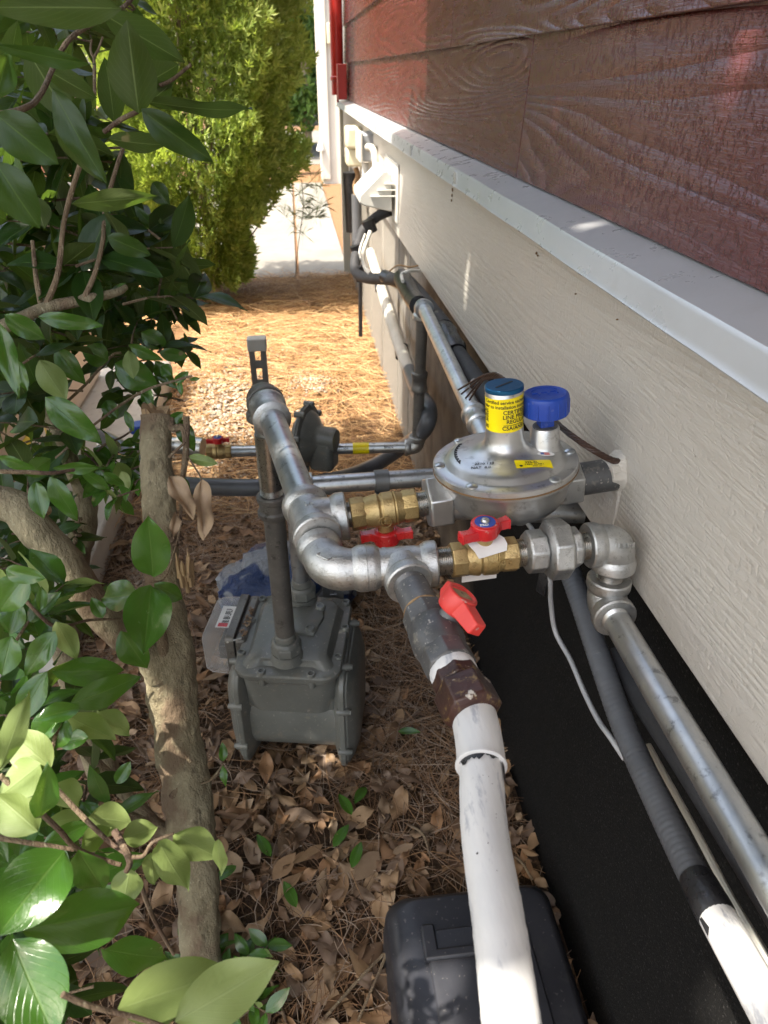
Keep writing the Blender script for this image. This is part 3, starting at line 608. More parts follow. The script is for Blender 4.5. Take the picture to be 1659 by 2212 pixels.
# ================================================================== GAS PIPEWORK
R34, R1 = 0.01335, 0.0167
T1 = at(672, 1125, dep=.725); WP = at(1340, 1022, X=0.322)
U = (WP-T1).normalized(); UH = V(U.x, U.y, 0).normalized(); MF = V(-math.sin(math.radians(9.7)), math.cos(math.radians(9.7)), 0)   # manifold direction, away
UP = V(0, 0, 1); RW = (UP - U*UP.dot(U)).normalized(); RVv = RW.cross(U); RW = (RW*math.cos(0.045)+RVv*math.sin(0.045)).normalized(); RVv = RW.cross(U)
def onU(px, py):  # point on the valve line nearest a pixel column
    for k in range(4000):
        t = k/4000*0.36; p = T1+U*t; d = p-V(0, 0, CAMH); x = CX + FPX*d.dot(CR)/d.dot(CF)
        if x >= px: return p
    return p
gm = thing('gas_manifold', T1-V(0, 0, 0.03), 'galvanised gas manifold of tees and elbows joining meter, valves and regulator', 'gas pipework')
# tee 1 along MF with branch U
b = MB(); tee(b, T1, MF, U, 0.034, 0.0205, 0.0245, legb=0.036); part(b, 'tee', 'galv', gm)
FE = V(at(566, 862, dep=1.0).x, 0, 0); t_ = 0.345; FE = T1 + MF*t_
b = MB(); b.cyl(T1+MF*0.028, FE-MF*0.03, R1, 28); part(b, 'pipe', 'galvpipe', gm)
b = MB(); elbow(b, FE, -MF, V(0, 0, -1), 0.036, 0.0225, 0.0262); part(b, 'elbow', 'dullpipe', gm)
b = MB(); q = FE-MF*0.040; b.lathe([(0, 0.0235), (0.003, 0.0255), (0.010, 0.0255), (0.013, 0.0232), (0.036, 0.0228), (0.038, 0.0252), (0.048, 0.0252), (0.050, 0.022), (0.051, 0.017)], q, -MF, 30); part(b, 'coupling', 'galv', gm)
# riser down to the meter
zc = at(587, 1092, Y=FE.y).z; MU1 = V(FE.x, FE.y, 0.325)
b = MB(); nipple(b, FE+V(0, 0, -0.034), FE+V(0, 0, -0.062), R1); b.cyl(FE+V(0, 0, -0.06), V(FE.x, FE.y, zc+0.032), R1+0.001, 26); nipple(b, V(FE.x, FE.y, zc+0.034), V(FE.x, FE.y, zc+0.01), R1+0.001); pieces(b, 'nipple', 'thread', gm)
b = MB(); b.lathe([(0, 0.0225), (0.003, 0.0245), (0.010, 0.0245), (0.013, 0.0215), (0.026, 0.021), (0.029, 0.024), (0.036, 0.024), (0.039, 0.021), (0.039, 0.016)], V(FE.x, FE.y, zc-0.018), V(0, 0, 1), 30); part(b, 'coupling', 'dullpipe', gm)
b = MB(); b.cyl(V(FE.x, FE.y, zc-0.01), MU1, 0.0168, 28); part(b, 'riser_pipe', 'dullpipe', gm)
# lower corner: elbow E1, tee 2
T2 = at(865, 1222, dep=.672); E1 = T1 - MF*0.0745 + V(0, 0, -0.010); U2 = (T2-E1); U2.normalize()
b = MB(); elbow(b, E1, MF+V(0, 0, 0.05), U2, 0.040, 0.0195, 0.0222, leg2=0.038); part(b, 'elbow', 'galv', gm)
b = MB(); nipple(b, E1+MF*0.034, T1-MF*0.028, R1); nipple(b, E1+U2*0.034, T2-U2*0.030, 0.0172); pieces(b, 'nipple', 'thread', gm)
WD = V(math.sin(math.radians(8.6)), -math.cos(math.radians(8.6)), 0)   # towards the camera
b = MB(); tee(b, T2, U2, WD, 0.0335, 0.0180, 0.0218, legb=0.030); part(b, 'tee', 'galv', gm)
U3 = (at(1330, 1172, dep=.695)-T2).normalized()
def onU3(t): return T2+U3*t
BP0 = T2+WD*0.028; BP1 = T2+WD*0.075
b = MB(); nipple(b, BP0-WD*0.004, BP0+WD*0.012, 0.0155); b.cyl(BP0+WD*0.010, BP1, 0.0160, 26); part(b, 'black_nipple', 'blackiron', gm, )
b = MB(); b.lathe([(0, 0.0163), (0.0006, 0.0172), (0.0018, 0.0172), (0.0024, 0.0163)], BP0+WD*0.0395, WD, 26); part(b, 'rust_ring', 'rust', gm)
# raised casting marks
b = MB()
text_flat(b, '3/4', 0.0075, T1+V(0, 0, 0.0225)-U*0.006-MF*0.004, U, MF, lift=-0.0006, ext=0.0012, bold=0.0002)
Z2 = U2.cross(WD)*-1 if U2.cross(WD).z < 0 else U2.cross(WD)
text_flat(b, 'UL', 0.008, T2-U2*0.020+V(0, 0, 0.0175)-WD*0.001, U2, -WD, lift=-0.0006, ext=0.0011, bold=0.0002)
text_flat(b, '3/4', 0.007, T2+U2*0.006+V(0, 0, 0.0175)-WD*0.001, U2, -WD, lift=-0.0006, ext=0.0011, bold=0.0002)
pieces(b, 'casting_mark', 'galv', gm)
b = MB(); e = E1+V(0.0, 0, 0.0195); dd = [V(-0.009, 0.001, 0), V(0, 0.007, 0), V(0.010, -0.001, 0), V(0.001, -0.008, 0)]
for i in range(4): b.cyl(e+dd[i]-V(0, 0, 0.0012), e+dd[(i+1) % 4]-V(0, 0, 0.0012), 0.0009, 8)
part(b, 'cast_diamond', 'galv', gm)

def wing(b, c, axis, along, L=0.027, h=0.011, wd=0.011):
    """two-armed tee handle with a round hub; c is the hub's foot"""
    c = Vector(c); a = Vector(axis).normalized(); x = Vector(along).normalized(); y = a.cross(x)
    b.lathe([(0, 0.0105), (0.002, 0.0128), (h+0.003, 0.0135), (h+0.0045, 0.0125), (h+0.0045, 0.0)], c, a, 26)
    for s in (-1, 1):
        rings = []
        for t, wy, hh, off in ((0.009, 0.0085, h*0.95, 0.001), (0.017, 0.0048, h*0.82, 0.002), (0.024, 0.0050, h*0.86, 0.002), (L, 0.0058, h*0.95, 0.0015)):
            o = c + x*(s*t) + y*(s*0.003*(t > 0.012)); rings.append([o+y*wy+a*off, o-y*wy+a*off, o-y*wy*0.9+a*(off+hh), o+y*wy*0.9+a*(off+hh)])
        if s < 0: rings = [list(reversed(r)) for r in rings]
        b.loft(rings)
def valve(name, c, ax, up, label, Rb=0.0158, L=0.066, handle='red', badge=True, along=None, body='brass', group=None, scale=1.0, flip_text=False):
    ax = Vector(ax).normalized(); up = Vector(up); up = (up-ax*ax.dot(up)).normalized(); s = up.cross(ax).normalized()
    t = thing(name, c-up*Rb, label, 'ball valve', group); b = MB(); h = L/2; k = Rb
    # hexagonal ends and a round swelling body with two grooves
    b.lathe([(-h, k*0.98), (-h+0.001, k*1.08), (-h+0.013, k*1.08), (-h+0.0155, k*0.98)], c, ax, 8, xref=up, ph=PI/8)
    b.lathe([(h-0.0155, k*0.98), (h-0.013, k*1.08), (h-0.001, k*1.08), (h, k*0.98)], c, ax, 8, xref=up, ph=PI/8)
    b.lathe([(-h+0.012, k*0.93), (-h+0.018, k*1.02), (-0.006, k*1.12), (-0.004, k*1.02), (-0.0025, k*1.02), (-0.001, k*1.12), (0.010, k*1.13), (0.0105, k*1.06), (0.0115, k*1.06), (0.012, k*1.12), (h-0.02, k*1.05), (h-0.012, k*0.93)], c, ax, 40)
    b.cyl(c+up*k*0.8, c+up*(k*1.12+0.006), 0.0085, 24)
    part(b, 'body', body, t, bev=0.0007 if body == 'brass' else 0.0004)
    b = MB(); b.cyl(c+up*(k+0.005), c+up*(k+0.010), 0.006, 16); part(b, 'stem', body, t)
    b = MB(); wing(b, c+up*(k+0.008), up, along or ax); hd = part(b, 'handle', handle, t, bev=0.0011)
    hc = c+up*(k+0.008+0.0156)
    if badge:
        b = MB(); b.lathe([(0, 0.0098), (0.0006, 0.0095), (0.0006, 0)], hc, up, 26); bd = part(b, 'badge', 'blue', t)
        b = MB(); b.lathe([(0, 0.0042), (0.0012, 0.0042), (0.0028, 0.003), (0.0034, 0.0)], hc+up*0.0005, up, 18); part(b, 'screw', 'thread', t)
    return t, hc, s
# valve A between tee 1 and the regulator: handle hangs underneath
a0 = onU(757, 1110); a1 = onU(900, 1086); va = (a0+a1)/2
vA, hcA, sA = valve('ball_valve', va, U, -RW, 'brass ball valve with its red handle underneath, left of the round regulator', L=(a1-a0).length, badge=False, group='brass ball valves')
b = MB(); b.cyl(va-U*0.001, va-U*0.001, 0.01, 8) if False else None
for (s_, dx, dz) in (('UL', -0.004, 0.0),):
    q = va - U*0.006 - RVv*0.0178 + RW*(-0.007); text_flat(b, s_, 0.0075, q, U, RW, lift=-0.0008, ext=0.0011, bold=0.0002)
    b.tube([va-U*0.001-RVv*0.0180+RW*(-0.0042)+U*(0.0062*math.cos(k*PI/10))+RW*(0.0062*math.sin(k*PI/10)) for k in range(21)], 0.0006, 6)
part(b, 'cast_letters', 'brass', vA)
b = MB(); nipple(b, T1+U*0.030, a0+U*0.003, R34); nipple(b, a1-U*0.003, onU(926, 1080)+U*0.003, R34); pieces(b, 'branch_nipple', 'thread', gm)

# ---- regulator
n0 = onU(921, 1080); n1 = onU(1245, 1035); RC = onU(1091, 1055)
rg = thing('gas_regulator', RC-RW*0.05, 'round die cast gas line regulator with yellow wrapped tower and blue vent cap', 'gas regulator')
b = MB(); hexnut(b, n0, n0+U*0.024, 0.0285, ph=PI/6); hexnut(b, n1-U*0.024, n1+U*0.001, 0.0265, ph=PI/6)
pieces(b, 'hex_boss', 'zinc', rg, bev=0.0012)
b = MB(); b.tube([n0+U*0.02, n0+U*0.05, RC, n1-U*0.04, n1-U*0.020], [0.0215, 0.0245, 0.026, 0.0245, 0.021], 28)
RF = 0.0725; DZ = 0.030   # flange radius, flange height above the pipe axis
b.lathe([(-0.041, 0.0), (-0.041, 0.046), (-0.037, 0.056), (-0.028, 0.0620), (-0.016, 0.0645), (-0.008, 0.0665), (-0.0035, RF-0.004), (-0.003, RF-0.0008), (0.0, RF)], RC+RW*DZ-RW*0.001, RW, 72)
for ang_ in (0.35, 1.5, 2.7, 3.6, 4.71, 5.8):   # ribs of the bowl
    dv = U*math.cos(ang_)+RVv*math.sin(ang_); tv = RW.cross(dv); b.prism([(0.02, -0.038), (0.050, -0.034), (0.071, -0.006), (0.071, -0.002), (0.02, -0.002)], RC+RW*DZ-tv*0.0015, dv, RW, 0.003) if False else None
part(b, 'body', 'zinc', rg)
b = MB(); b.lathe([(0, RF+0.0004), (0.0016, RF+0.0004)], RC+RW*(DZ-0.0008), RW, 72); part(b, 'gasket', 'gasket', rg)
b = MB(); TWp = RC+RW*DZ
b.lathe([(0.0009, RF), (0.0058, RF), (0.0068, RF-0.0012), (0.0068, 0.0620), (0.0080, 0.0600), (0.0120, 0.0570), (0.0142, 0.0530), (0.0155, 0.046), (0.0170, 0.034), (0.0200, 0.0265), (0.025, 0.0215), (0.032, 0.0190), (0.045, 0.0182), (0.0805, 0.0182), (0.0815, 0.0175)], TWp, RW, 80)
part(b, 'cover', 'zinc', rg)
tw = TWp
b = MB(); b.lathe([(0.0810, 0.0186), (0.0830, 0.0188), (0.0847, 0.0186), (0.0855, 0.0178), (0.0855, 0.0)], tw, RW, 48); cp = part(b, 'tower_cap', 'bluecap', rg)
b = MB(); b.box(tw+RW*0.0856, 0.022, 0.0022, 0.0006, U*0.87+RVv*0.5, RVv*0.87-U*0.5, RW); part(b, 'cap_slot', 'ink', rg)
# yellow wrap label with its wording
camdir = (V(0, 0, CAMH)-tw); xf = (camdir-RW*camdir.dot(RW)).normalized(); rt = 0.01832
t0_, t1_ = 0.0425, 0.0772
b = MB(); vs = []; fs = []; NN = 60
for k in range(NN+1):
    q = -1.9+k/NN*3.8; d_ = xf*math.cos(q)+RW.cross(xf)*math.sin(q); sk = 0.0012*math.sin(q*0.8)
    for t in (t0_, t1_): vs.append(tw+RW*(t+sk)+d_*rt)
for k in range(NN): fs.append((2*k, 2*k+2, 2*k+3, 2*k+1))
b.add(vs, fs); lb = part(b, 'label', 'yellow', rg)
b = MB(); kw = dict(bold=0.00008, ext=0.00005)
text_cyl(b, 'Certified service technician', 0.0046, tw, RW, xf, rt, -0.0215, 0.0722, bold=0.00007, ext=0.00005)
text_cyl(b, 'refer to installation instructions', 0.0046, tw, RW, xf, rt, -0.0245, 0.0675, bold=0.00007, ext=0.00005)
for i, (s_, sz) in enumerate((('CERTIFIED', 0.0056), ('LINE PRESSURE', 0.0056), ('REGULATOR', 0.0056), ('---------------', 0.0040), ('CSA/ANSI Z21.80', 0.0056))):
    yy = (0.0618, 0.0571, 0.0524, 0.0497, 0.0458)[i]; text_cyl(b, s_, sz, tw, RW, xf, rt, (-0.0012, -0.0016, 0.0018, -0.001, -0.0022)[i], yy, bold=0.00010, ext=0.00005)
for i, s_ in enumerate(('GAS', 'SSURE', 'LATOR', '', 'Z21.80')):
    if s_: text_cyl(b, s_, 0.0056, tw, RW, xf, rt, -0.0172, (0.0618, 0.0571, 0.0524, 0, 0.0458)[i], bold=0.00010, ext=0.00005, align='RIGHT')
part(b, 'label_text', 'ink', rg)
# vent boss, blue vent cap
vb = RC+RW*DZ+U*0.0405-RVv*0.003
b = MB(); b.lathe([(0.008, 0.0200), (0.015, 0.0165), (0.0195, 0.0145), (0.036, 0.0140), (0.0375, 0.0130), (0.0375, 0.0105), (0.034, 0.0100), (0.034, 0)], vb, RW, 40); part(b, 'vent_boss', 'zinc', rg)
b = MB(); b.lathe([(0.036, 0.0125), (0.0385, 0.0122), (0.039, 0.0110), (0.0385, 0.0)], vb, RW, 30); part(b, 'sealant', 'blackiron', rg)
vc = thing_cap = None
b = MB(); b.box(vb+RW*0.045, 0.0135, 0.0135, 0.018, U, RVv, RW)
prof = [(0.0510, 0.0), (0.0510, 0.0200), (0.0515, 0.0222), (0.0685, 0.0226), (0.0715, 0.0216), (0.0726, 0.0195), (0.0718, 0.0170), (0.0721, 0.0)]
b.lathe(prof, vb, RW, 60)
for k in range(14):
    q = 2*PI*k/14; d_ = U*math.cos(q)+RVv*math.sin(q); b.box(vb+RW*0.0602+d_*0.0225, 0.0012, 0.0016, 0.0150, d_, RW.cross(d_), RW)
part(b, 'vent_cap', 'blue', rg, bev=0.0004)
b = MB()
for k, a_ in enumerate((-0.010, -0.001, 0.008)):
    o = vb+RW*0.0723+U*a_+RVv*0.002; b.box(o, 0.0062, 0.0012, 0.0012, U, RVv, RW); b.box(o+U*0.0026-RVv*0.0028, 0.0012, 0.0060, 0.00115, U, RVv, RW)
for k in range(16):
    q = 0.5+k/16*2.1; b.box(vb+RW*0.0723+(U*math.cos(q)+RVv*math.sin(q))*0.0145, 0.0010, 0.0014, 0.0009, U, RVv, RW)
part(b, 'cap_lettering', 'blue', rg)
# screws, labels, stamps on the cover
for k, q in enumerate((-2.35, -1.08, -0.08, 1.05, 2.1, 3.05)):
    b = MB(); c = tw+(U*math.cos(q)+RVv*math.sin(q))*0.0662+RW*0.0066; b.lathe([(0, 0.0058), (0.0012, 0.0056), (0.0024, 0.0042), (0.0029, 0.0)], c, RW, 20); part(b, 'screw', 'galvpipe', rg)
lx = (U*0.985-RVv*0.10).normalized(); ly = RW.cross(lx)
lc = tw+RW*0.0225
def on_cover(u_, v_, h=0.0004): return tw+U*u_+RVv*v_+RW*h
def conical(mbv, h):   # drape flat marks on the domed cover
    pr = [(0.0, 0.021), (0.0265, 0.0200), (0.034, 0.0170), (0.046, 0.0155), (0.0530, 0.0142), (0.0570, 0.0120), (0.0600, 0.0080), (0.0620, 0.0068), (0.08, 0.0068)]
    out = []
    for p in mbv.v:
        q = Vector(p)-tw; u_, v_, z = q.dot(U), q.dot(RVv), q.dot(RW); r = math.hypot(u_, v_)
        hh = float(np.interp(r, [a for a, _ in pr], [c for _, c in pr])); out.append(tuple(tw+U*u_+RVv*v_+RW*(hh+h+z)))
    mbv.v = out
def quadgrid(mb, c, X, Y, w_, h_, n=8):
    vs = [c+X*(w_*(i/n-0.5))+Y*(h_*(j/n-0.5)) for j in range(n+1) for i in range(n+1)]; mb.add(vs, [(j*(n+1)+i, j*(n+1)+i+1, (j+1)*(n+1)+i+1, (j+1)*(n+1)+i) for j in range(n) for i in range(n)])
b = MB(); lc = tw+U*0.017-RVv*0.038; quadgrid(b, lc, lx, ly, 0.035, 0.0125); conical(b, 0.0004); part(b, 'rating_label', 'yellow', rg)
b = MB(); text_flat(b, '325-5L', 0.0046, lc-lx*0.008+ly*0.0010, lx, ly, lift=0, ext=0.00003, bold=0.00010); text_flat(b, '7 PSIG  CLASS I', 0.0028, lc-lx*0.009-ly*0.0022, lx, ly, lift=0, ext=0.00003, bold=0.00006); text_flat(b, 'AGA 10', 0.0026, lc-lx*0.002-ly*0.0052, lx, ly, lift=0, ext=0.00003)
b.lathe([(0, 0.0016), (0.00005, 0.0016)], lc-lx*0.0125-ly*0.0028, RW, 14); conical(b, 0.0006)
part(b, 'label_text', 'ink', rg)
b = MB(); fc = tw+U*0.035-RVv*0.022; vs = [fc]+[fc+lx*0.0085*math.cos(k*PI/12)+ly*0.0045*math.sin(k*PI/12) for k in range(24)]; b.add(vs, [(0, 1+k, 1+(k+1) % 24) for k in range(24)]); conical(b, 0.0005); part(b, 'flag_sticker', 'white', rg)
b = MB(); 
for k in range(4): b.box(fc+lx*0.0008+ly*(0.0022-k*0.0014), 0.0052, 0.0006, 0.0001, lx, ly, RW)
conical(b, 0.0008); part(b, 'flag_stripe', 'red', rg)
b = MB(); b.box(fc-lx*0.0036+ly*0.0006, 0.0034, 0.0036, 0.0001, lx, ly, RW); conical(b, 0.0008); part(b, 'flag_canton', 'blue', rg)
b = MB(); sx = (U*0.93-RVv*0.36).normalized(); sy = RW.cross(sx)
text_flat(b, '2510 138', 0.0050, tw-U*0.037-RVv*0.022, sx, sy, lift=0, ext=0.00003, bold=0.00004); text_flat(b, 'NAT  8.0', 0.0050, tw-U*0.042-RVv*0.027, sx, sy, lift=0, ext=0.00003, bold=0.00004)
conical(b, 0.0005); part(b, 'ink_stamp', 'ink', rg)
b = MB(); cnt = 0
for k in range(9):
    q = 2.45+k*0.105; c = tw+(U*math.cos(q)+RVv*math.sin(q))*0.049; tv = V(0, 0, 0)+(U*-math.sin(q)+RVv*math.cos(q)); dv = U*math.cos(q)+RVv*math.sin(q)
    b.box(c, 0.0026, 0.0011, 0.0010, dv, tv, RW); b.box(c+dv*0.001+tv*0.0022, 0.0011, 0.0036, 0.0010, dv, tv, RW)
conical(b, 0.0005); part(b, 'raised_mark', 'ink', rg)
# stub pipe into the wall
b = MB(); b.cyl(n1-U*0.004, WP+U*0.02, R1*1.04, 28); tag(b.build('wall_stub_pipe', 'blackiron'), 'short dark pipe from the round regulator into the white board', 'pipe')

# ---- lower line: valve B, union, elbows, long galvanised pipe
cB = onU3(0.0795); lB = 0.064
vB, hcB, sB = valve('ball_valve', cB, U3, V(0, 0, 1), 'brass ball valve with red and blue topped handle and a white paper tag', L=lB, group='brass ball valves', along=U3*0.98+V(0, 0.25, 0))
b = MB()
fr = U3.cross(V(0, 0, 1)).normalized(); upB = fr.cross(U3).normalized()*(1 if fr.cross(U3).z > 0 else -1); fr = fr if fr.y < 0 else -fr
for s_, u_, v_, sz in (('UL', 0.0005, 0.0005, 0.0068), ('3/4', -0.001, -0.0085, 0.0075), ('5G', 0.0095, -0.0055, 0.0058)):
    vs, fs = text_mesh(s_, sz, bold=0.0003, ext=0.0007)
    out = []
    for v in vs:
        q = (v_+v.y)/0.0178 + 0.40; d_ = fr*math.cos(q)+upB*math.sin(q); out.append(cB+U3*(u_+v.x)+d_*(0.0175+v.z))
    b.add(out, fs)
for cc, rr_, vv_ in ((0.0045, 0.0052, 0.003), (0.0205, 0.0022, -0.003), (-0.013, 0.0022, -0.003)):
    b.tube([cB+U3*(cc+rr_*math.cos(k*PI/10))+(fr*math.cos(0.40+(vv_+rr_*math.sin(k*PI/10))/0.0178)+upB*math.sin(0.40+(vv_+rr_*math.sin(k*PI/10))/0.0178))*0.0179 for k in range(21)], 0.0005, 6)
part(b, 'cast_letters', 'brass', vB)
b = MB(); text_flat(b, 'PRO', 0.0042, hcB+U3*-0.0062-V(0, 1, 0)*0.0075, U3, upB.cross(U3), lift=0.0007, ext=0.0001, bold=0.00012); part(b, 'badge_text', 'white', vB)
b = MB(); pc = cB+upB*0.0198; f2 = fr
b.loft([[pc-U3*0.018-f2*0.010+upB*0.002, pc+U3*0.010-f2*0.014+upB*0.001, pc+U3*0.010-f2*0.014+upB*0.0014, pc-U3*0.018-f2*0.010+upB*0.0024],
        [pc-U3*0.017+f2*0.004, pc+U3*0.019+f2*0.001, pc+U3*0.019+f2*0.001+upB*0.0004, pc-U3*0.017+f2*0.004+upB*0.0004],
        [pc-U3*0.012+f2*0.013-upB*0.004, pc+U3*0.020+f2*0.008-upB*0.002, pc+U3*0.020+f2*0.008-upB*0.0016, pc-U3*0.012+f2*0.013-upB*0.0036],
        [pc-U3*0.009+f2*0.017-upB*0.009, pc+U3*0.018+f2*0.014-upB*0.005, pc+U3*0.018+f2*0.0143-upB*0.005, pc-U3*0.009+f2*0.0174-upB*0.009]])
tag(b.build('paper_tag', 'white'), 'torn white paper tag round the neck of the lower brass valve', 'tag', 'white paper tags on the lower valve')
b = MB(); b.box(cB-upB*0.0205+fr*0.004-U3*0.004, 0.034, 0.0008, 0.007, (U3+upB*0.03).normalized(), fr, upB); tag(b.build('paper_strip', 'white'), 'white paper strip hanging under the lower brass valve', 'tag', 'white paper tags on the lower valve')
b = MB(); nipple(b, T2+U3*0.030, cB-U3*(lB/2-0.003), R34+0.0003)
pieces(b, 'branch_nipple', 'thread', gm)
gd = thing('gas_drop_line', onU3(0.20)-V(0, 0, 0.08), 'galvanised union and two elbows leading to a long straight pipe beside the wall', 'gas pipework')
b = MB(); x0 = lB/2+0.0795; nipple(b, onU3(x0-0.003), onU3(x0+0.010), R34); pieces(b, 'nipple', 'thread', gd)
b = MB(); hexnut(b, onU3(x0+0.008), onU3(x0+0.029), 0.0215, ph=0.3, ch=0.003, n=8); part(b, 'union_end', 'galv', gd, bev=0.0015)
b = MB(); hexnut(b, onU3(x0+0.0285), onU3(x0+0.051), 0.0300, ph=0.12, ch=0.003, n=8); part(b, 'union_nut', 'galv', gd, bev=0.0015)
b = MB(); hexnut(b, onU3(x0+0.050), onU3(x0+0.063), 0.0205, ph=0.3, ch=0.003, n=8); part(b, 'union_end', 'galv', gd, bev=0.0015)
E2 = onU3(x0+0.101); 
b = MB(); nipple(b, onU3(x0+0.060), onU3(x0+0.077), R34); pieces(b, 'nipple', 'thread', gd)
E3 = V(E2.x-0.002, E2.y-0.004, E2.z-0.0690); D23 = (E3-E2).normalized()
b = MB(); elbow(b, E2, -U3, D23, 0.030, 0.0190, 0.0222, leg2=0.028); part(b, 'elbow', 'galv', gd)
b = MB(); nipple(b, E2+D23*0.024, E3-D23*0.024, R34); pieces(b, 'nipple', 'thread', gd)
PE = at(1655, 1885, Z=E3.z+0.004); DP = (PE-E3).normalized()
b = MB(); elbow(b, E3, -D23, DP, 0.028, 0.0185, 0.0218, leg2=0.028); part(b, 'elbow', 'galv', gd)
b = MB(); nipple(b, E3+DP*0.025, E3+DP*0.036, R34); b.cyl(E3+DP*0.034, E3+DP*0.75, R34, 32); part(b, 'long_pipe', 'galvpipe', gd)
b = MB(); vs, fs = text_mesh('UL 3/4', 0.0085, bold=0.0003, ext=0.0009)
xr = (V(0, -1, 0.4)-U3*V(0, -1, 0.4).dot(U3)).normalized(); yr = U3.cross(xr); 
for i, v in enumerate(vs):
    q = (v.y-0.002)/0.019; vs[i] = E2-U3*0.010+U3*(v.x*0.8)+(xr*math.cos(q)+V(0, 0, 1)*math.sin(q))*(0.0190+v.z)
b.add(vs, fs); pieces(b, 'casting_mark', 'galv', gd)

# ---- weathered valve, brown union and white painted pipe coming to the camera
vC = thing('ball_valve', BP1+WD*0.05-V(0, 0, 0.03), 'weathered grey ball valve with a chunky faded red handle on the white pipe line', 'ball valve')
B1 = BP1; wz = WD
b = MB(); b.lathe([(0, 0.0165), (0.001, 0.0198), (0.020, 0.0205), (0.022, 0.0195)], B1-wz*0.004, wz, 8, ph=0.2)
b.lathe([(0.016, 0.0180), (0.022, 0.0208), (0.040, 0.0222), (0.050, 0.0200), (0.054, 0.0192)], B1-wz*0.004, wz, 32)
b.lathe([(0.050, 0.0190), (0.053, 0.0208), (0.070, 0.0208), (0.072, 0.0190)], B1-wz*0.004, wz, 8, ph=0.2)
hs = (V(0, 0, 1)*0.82+V(1, 0, 0)*0.57).normalized(); hs = (hs-wz*hs.dot(wz)).normalized(); b.cyl(B1+wz*0.025+hs*0.015, B1+wz*0.025+hs*0.028, 0.009, 20)
part(b, 'body', 'blackiron', vC, bev=0.001)
b = MB(); hc = B1+wz*0.022+hs*0.025; xh = (wz*0.9+hs.cross(wz)*0.10).normalized(); yh = hs.cross(xh)
b.lathe([(0, 0.0125), (0.003, 0.0135), (0.017, 0.0140), (0.0185, 0.0132), (0.0185, 0.0112), (0.0165, 0.0108), (0.0160, 0.0)], hc, hs, 30)
for s_, L_ in ((1, 0.036), (-1, 0.019)):
    rings = []
    for t, wy, z0_, z1_ in ((0.006, 0.0095, 0.001, 0.018), (0.014, 0.0068, 0.002, 0.017), (L_-0.002, 0.0062, 0.004, 0.016), (L_, 0.0054, 0.005, 0.015)):
        o = hc+xh*(s_*t); rings.append([o+yh*wy+hs*z0_, o-yh*wy+hs*z0_, o-yh*wy*0.9+hs*z1_, o+yh*wy*0.9+hs*z1_])
    if s_ < 0: rings = [list(reversed(r)) for r in rings]
    b.loft(rings)
part(b, 'handle', 'redmatte', vC, bev=0.0013)
b = MB(); b.lathe([(0.0161, 0.0106), (0.0168, 0.009), (0.0166, 0)], hc, hs, 20); part(b, 'dusty_hub', 'cutwood', vC)
wp = thing('painted_gas_pipe', B1+wz*0.11-V(0, 0, 0.03), 'white brush painted pipe with a brown union nut running towards the viewer', 'gas pipe')
B2 = B1+wz*0.066
b = MB(); b.lathe([(-0.004, 0.0172), (0.003, 0.0188), (0.010, 0.0186), (0.012, 0.017)], B2, wz, 24); part(b, 'painted_thread', 'whitepipe', wp)
b = MB(); hexnut(b, B2+wz*0.008, B2+wz*0.021, 0.0195, ph=0.15, ch=0.0012, n=8); hexnut(b, B2+wz*0.020, B2+wz*0.050, 0.0228, ph=0.2, ch=0.003); part(b, 'union_nut', 'brownnut', wp, bev=0.0013)
S0 = B2+wz*0.034
pts = [S0, S0+wz*0.018]; tgt = [at(1046, 1790, dep=.445), at(1078, 2000, dep=.392), at(1105, 2212, dep=.352), at(1140, 2500, dep=.312), at(1170, 2900, dep=.27)]
ctr = bez([S0, at(1019, 1530, dep=.5255), at(1037, 1622, dep=.4955)]+tgt, 12)
b = MB(); n_ = len(ctr); rr = [0.0147+0.0004*mnoise.noise(V(i*0.7, 0, 0)) for i in range(n_)]; b.tube(ctr, rr, 30); part(b, 'pipe', 'whitepipe', wp)
c0 = ctr[2]; c1 = ctr[20]; dd_ = (c1-c0).normalized()
kS = next(i for i, p in enumerate(ctr) if (p-ctr[0]).length > 0.054)
b = MB(); b.tube(ctr[:kS+1], [0.0160]+[0.0166]*(kS-1)+[0.0169], 30); dd_ = (ctr[kS]-ctr[kS-1]).normalized(); c0 = ctr[kS]-dd_*0.0376
b.lathe([(0.0350, 0.0166), (0.0360, 0.0176), (0.0376, 0.0176), (0.0384, 0.0164), (0.0384, 0.0146)], c0, dd_, 30); part(b, 'sleeve', 'whitepipe', wp)
b = MB(); q0 = c0+dd_*0.0386
for (a_, w_, l_) in ((-0.5, 0.75, 0.008), (1.35, 0.25, 0.030), (0.5, 0.4, 0.003)):
    vs = []; fs = []; ux = ((V(0, 0, CAMH)-q0)-dd_*dd_.dot(V(0, 0, CAMH)-q0)).normalized(); uy = dd_.cross(ux); k_ = 14
    for i in range(k_+1):
        q = a_-w_+2*w_*i/k_; e_ = l_*(0.6+0.6*mnoise.noise(V(i*0.8, a_, 0)))*math.sin(PI*i/k_)
        for t in (0, e_): cc = q0+dd_*t; vs.append(cc+(ux*math.cos(q)-uy*math.sin(q))*0.01555)
    for i in range(k_): fs.append((2*i, 2*i+2, 2*i+3, 2*i+1))
    b.add(vs, fs)
part(b, 'bare_black_patch', 'tape', wp)
b = MB()
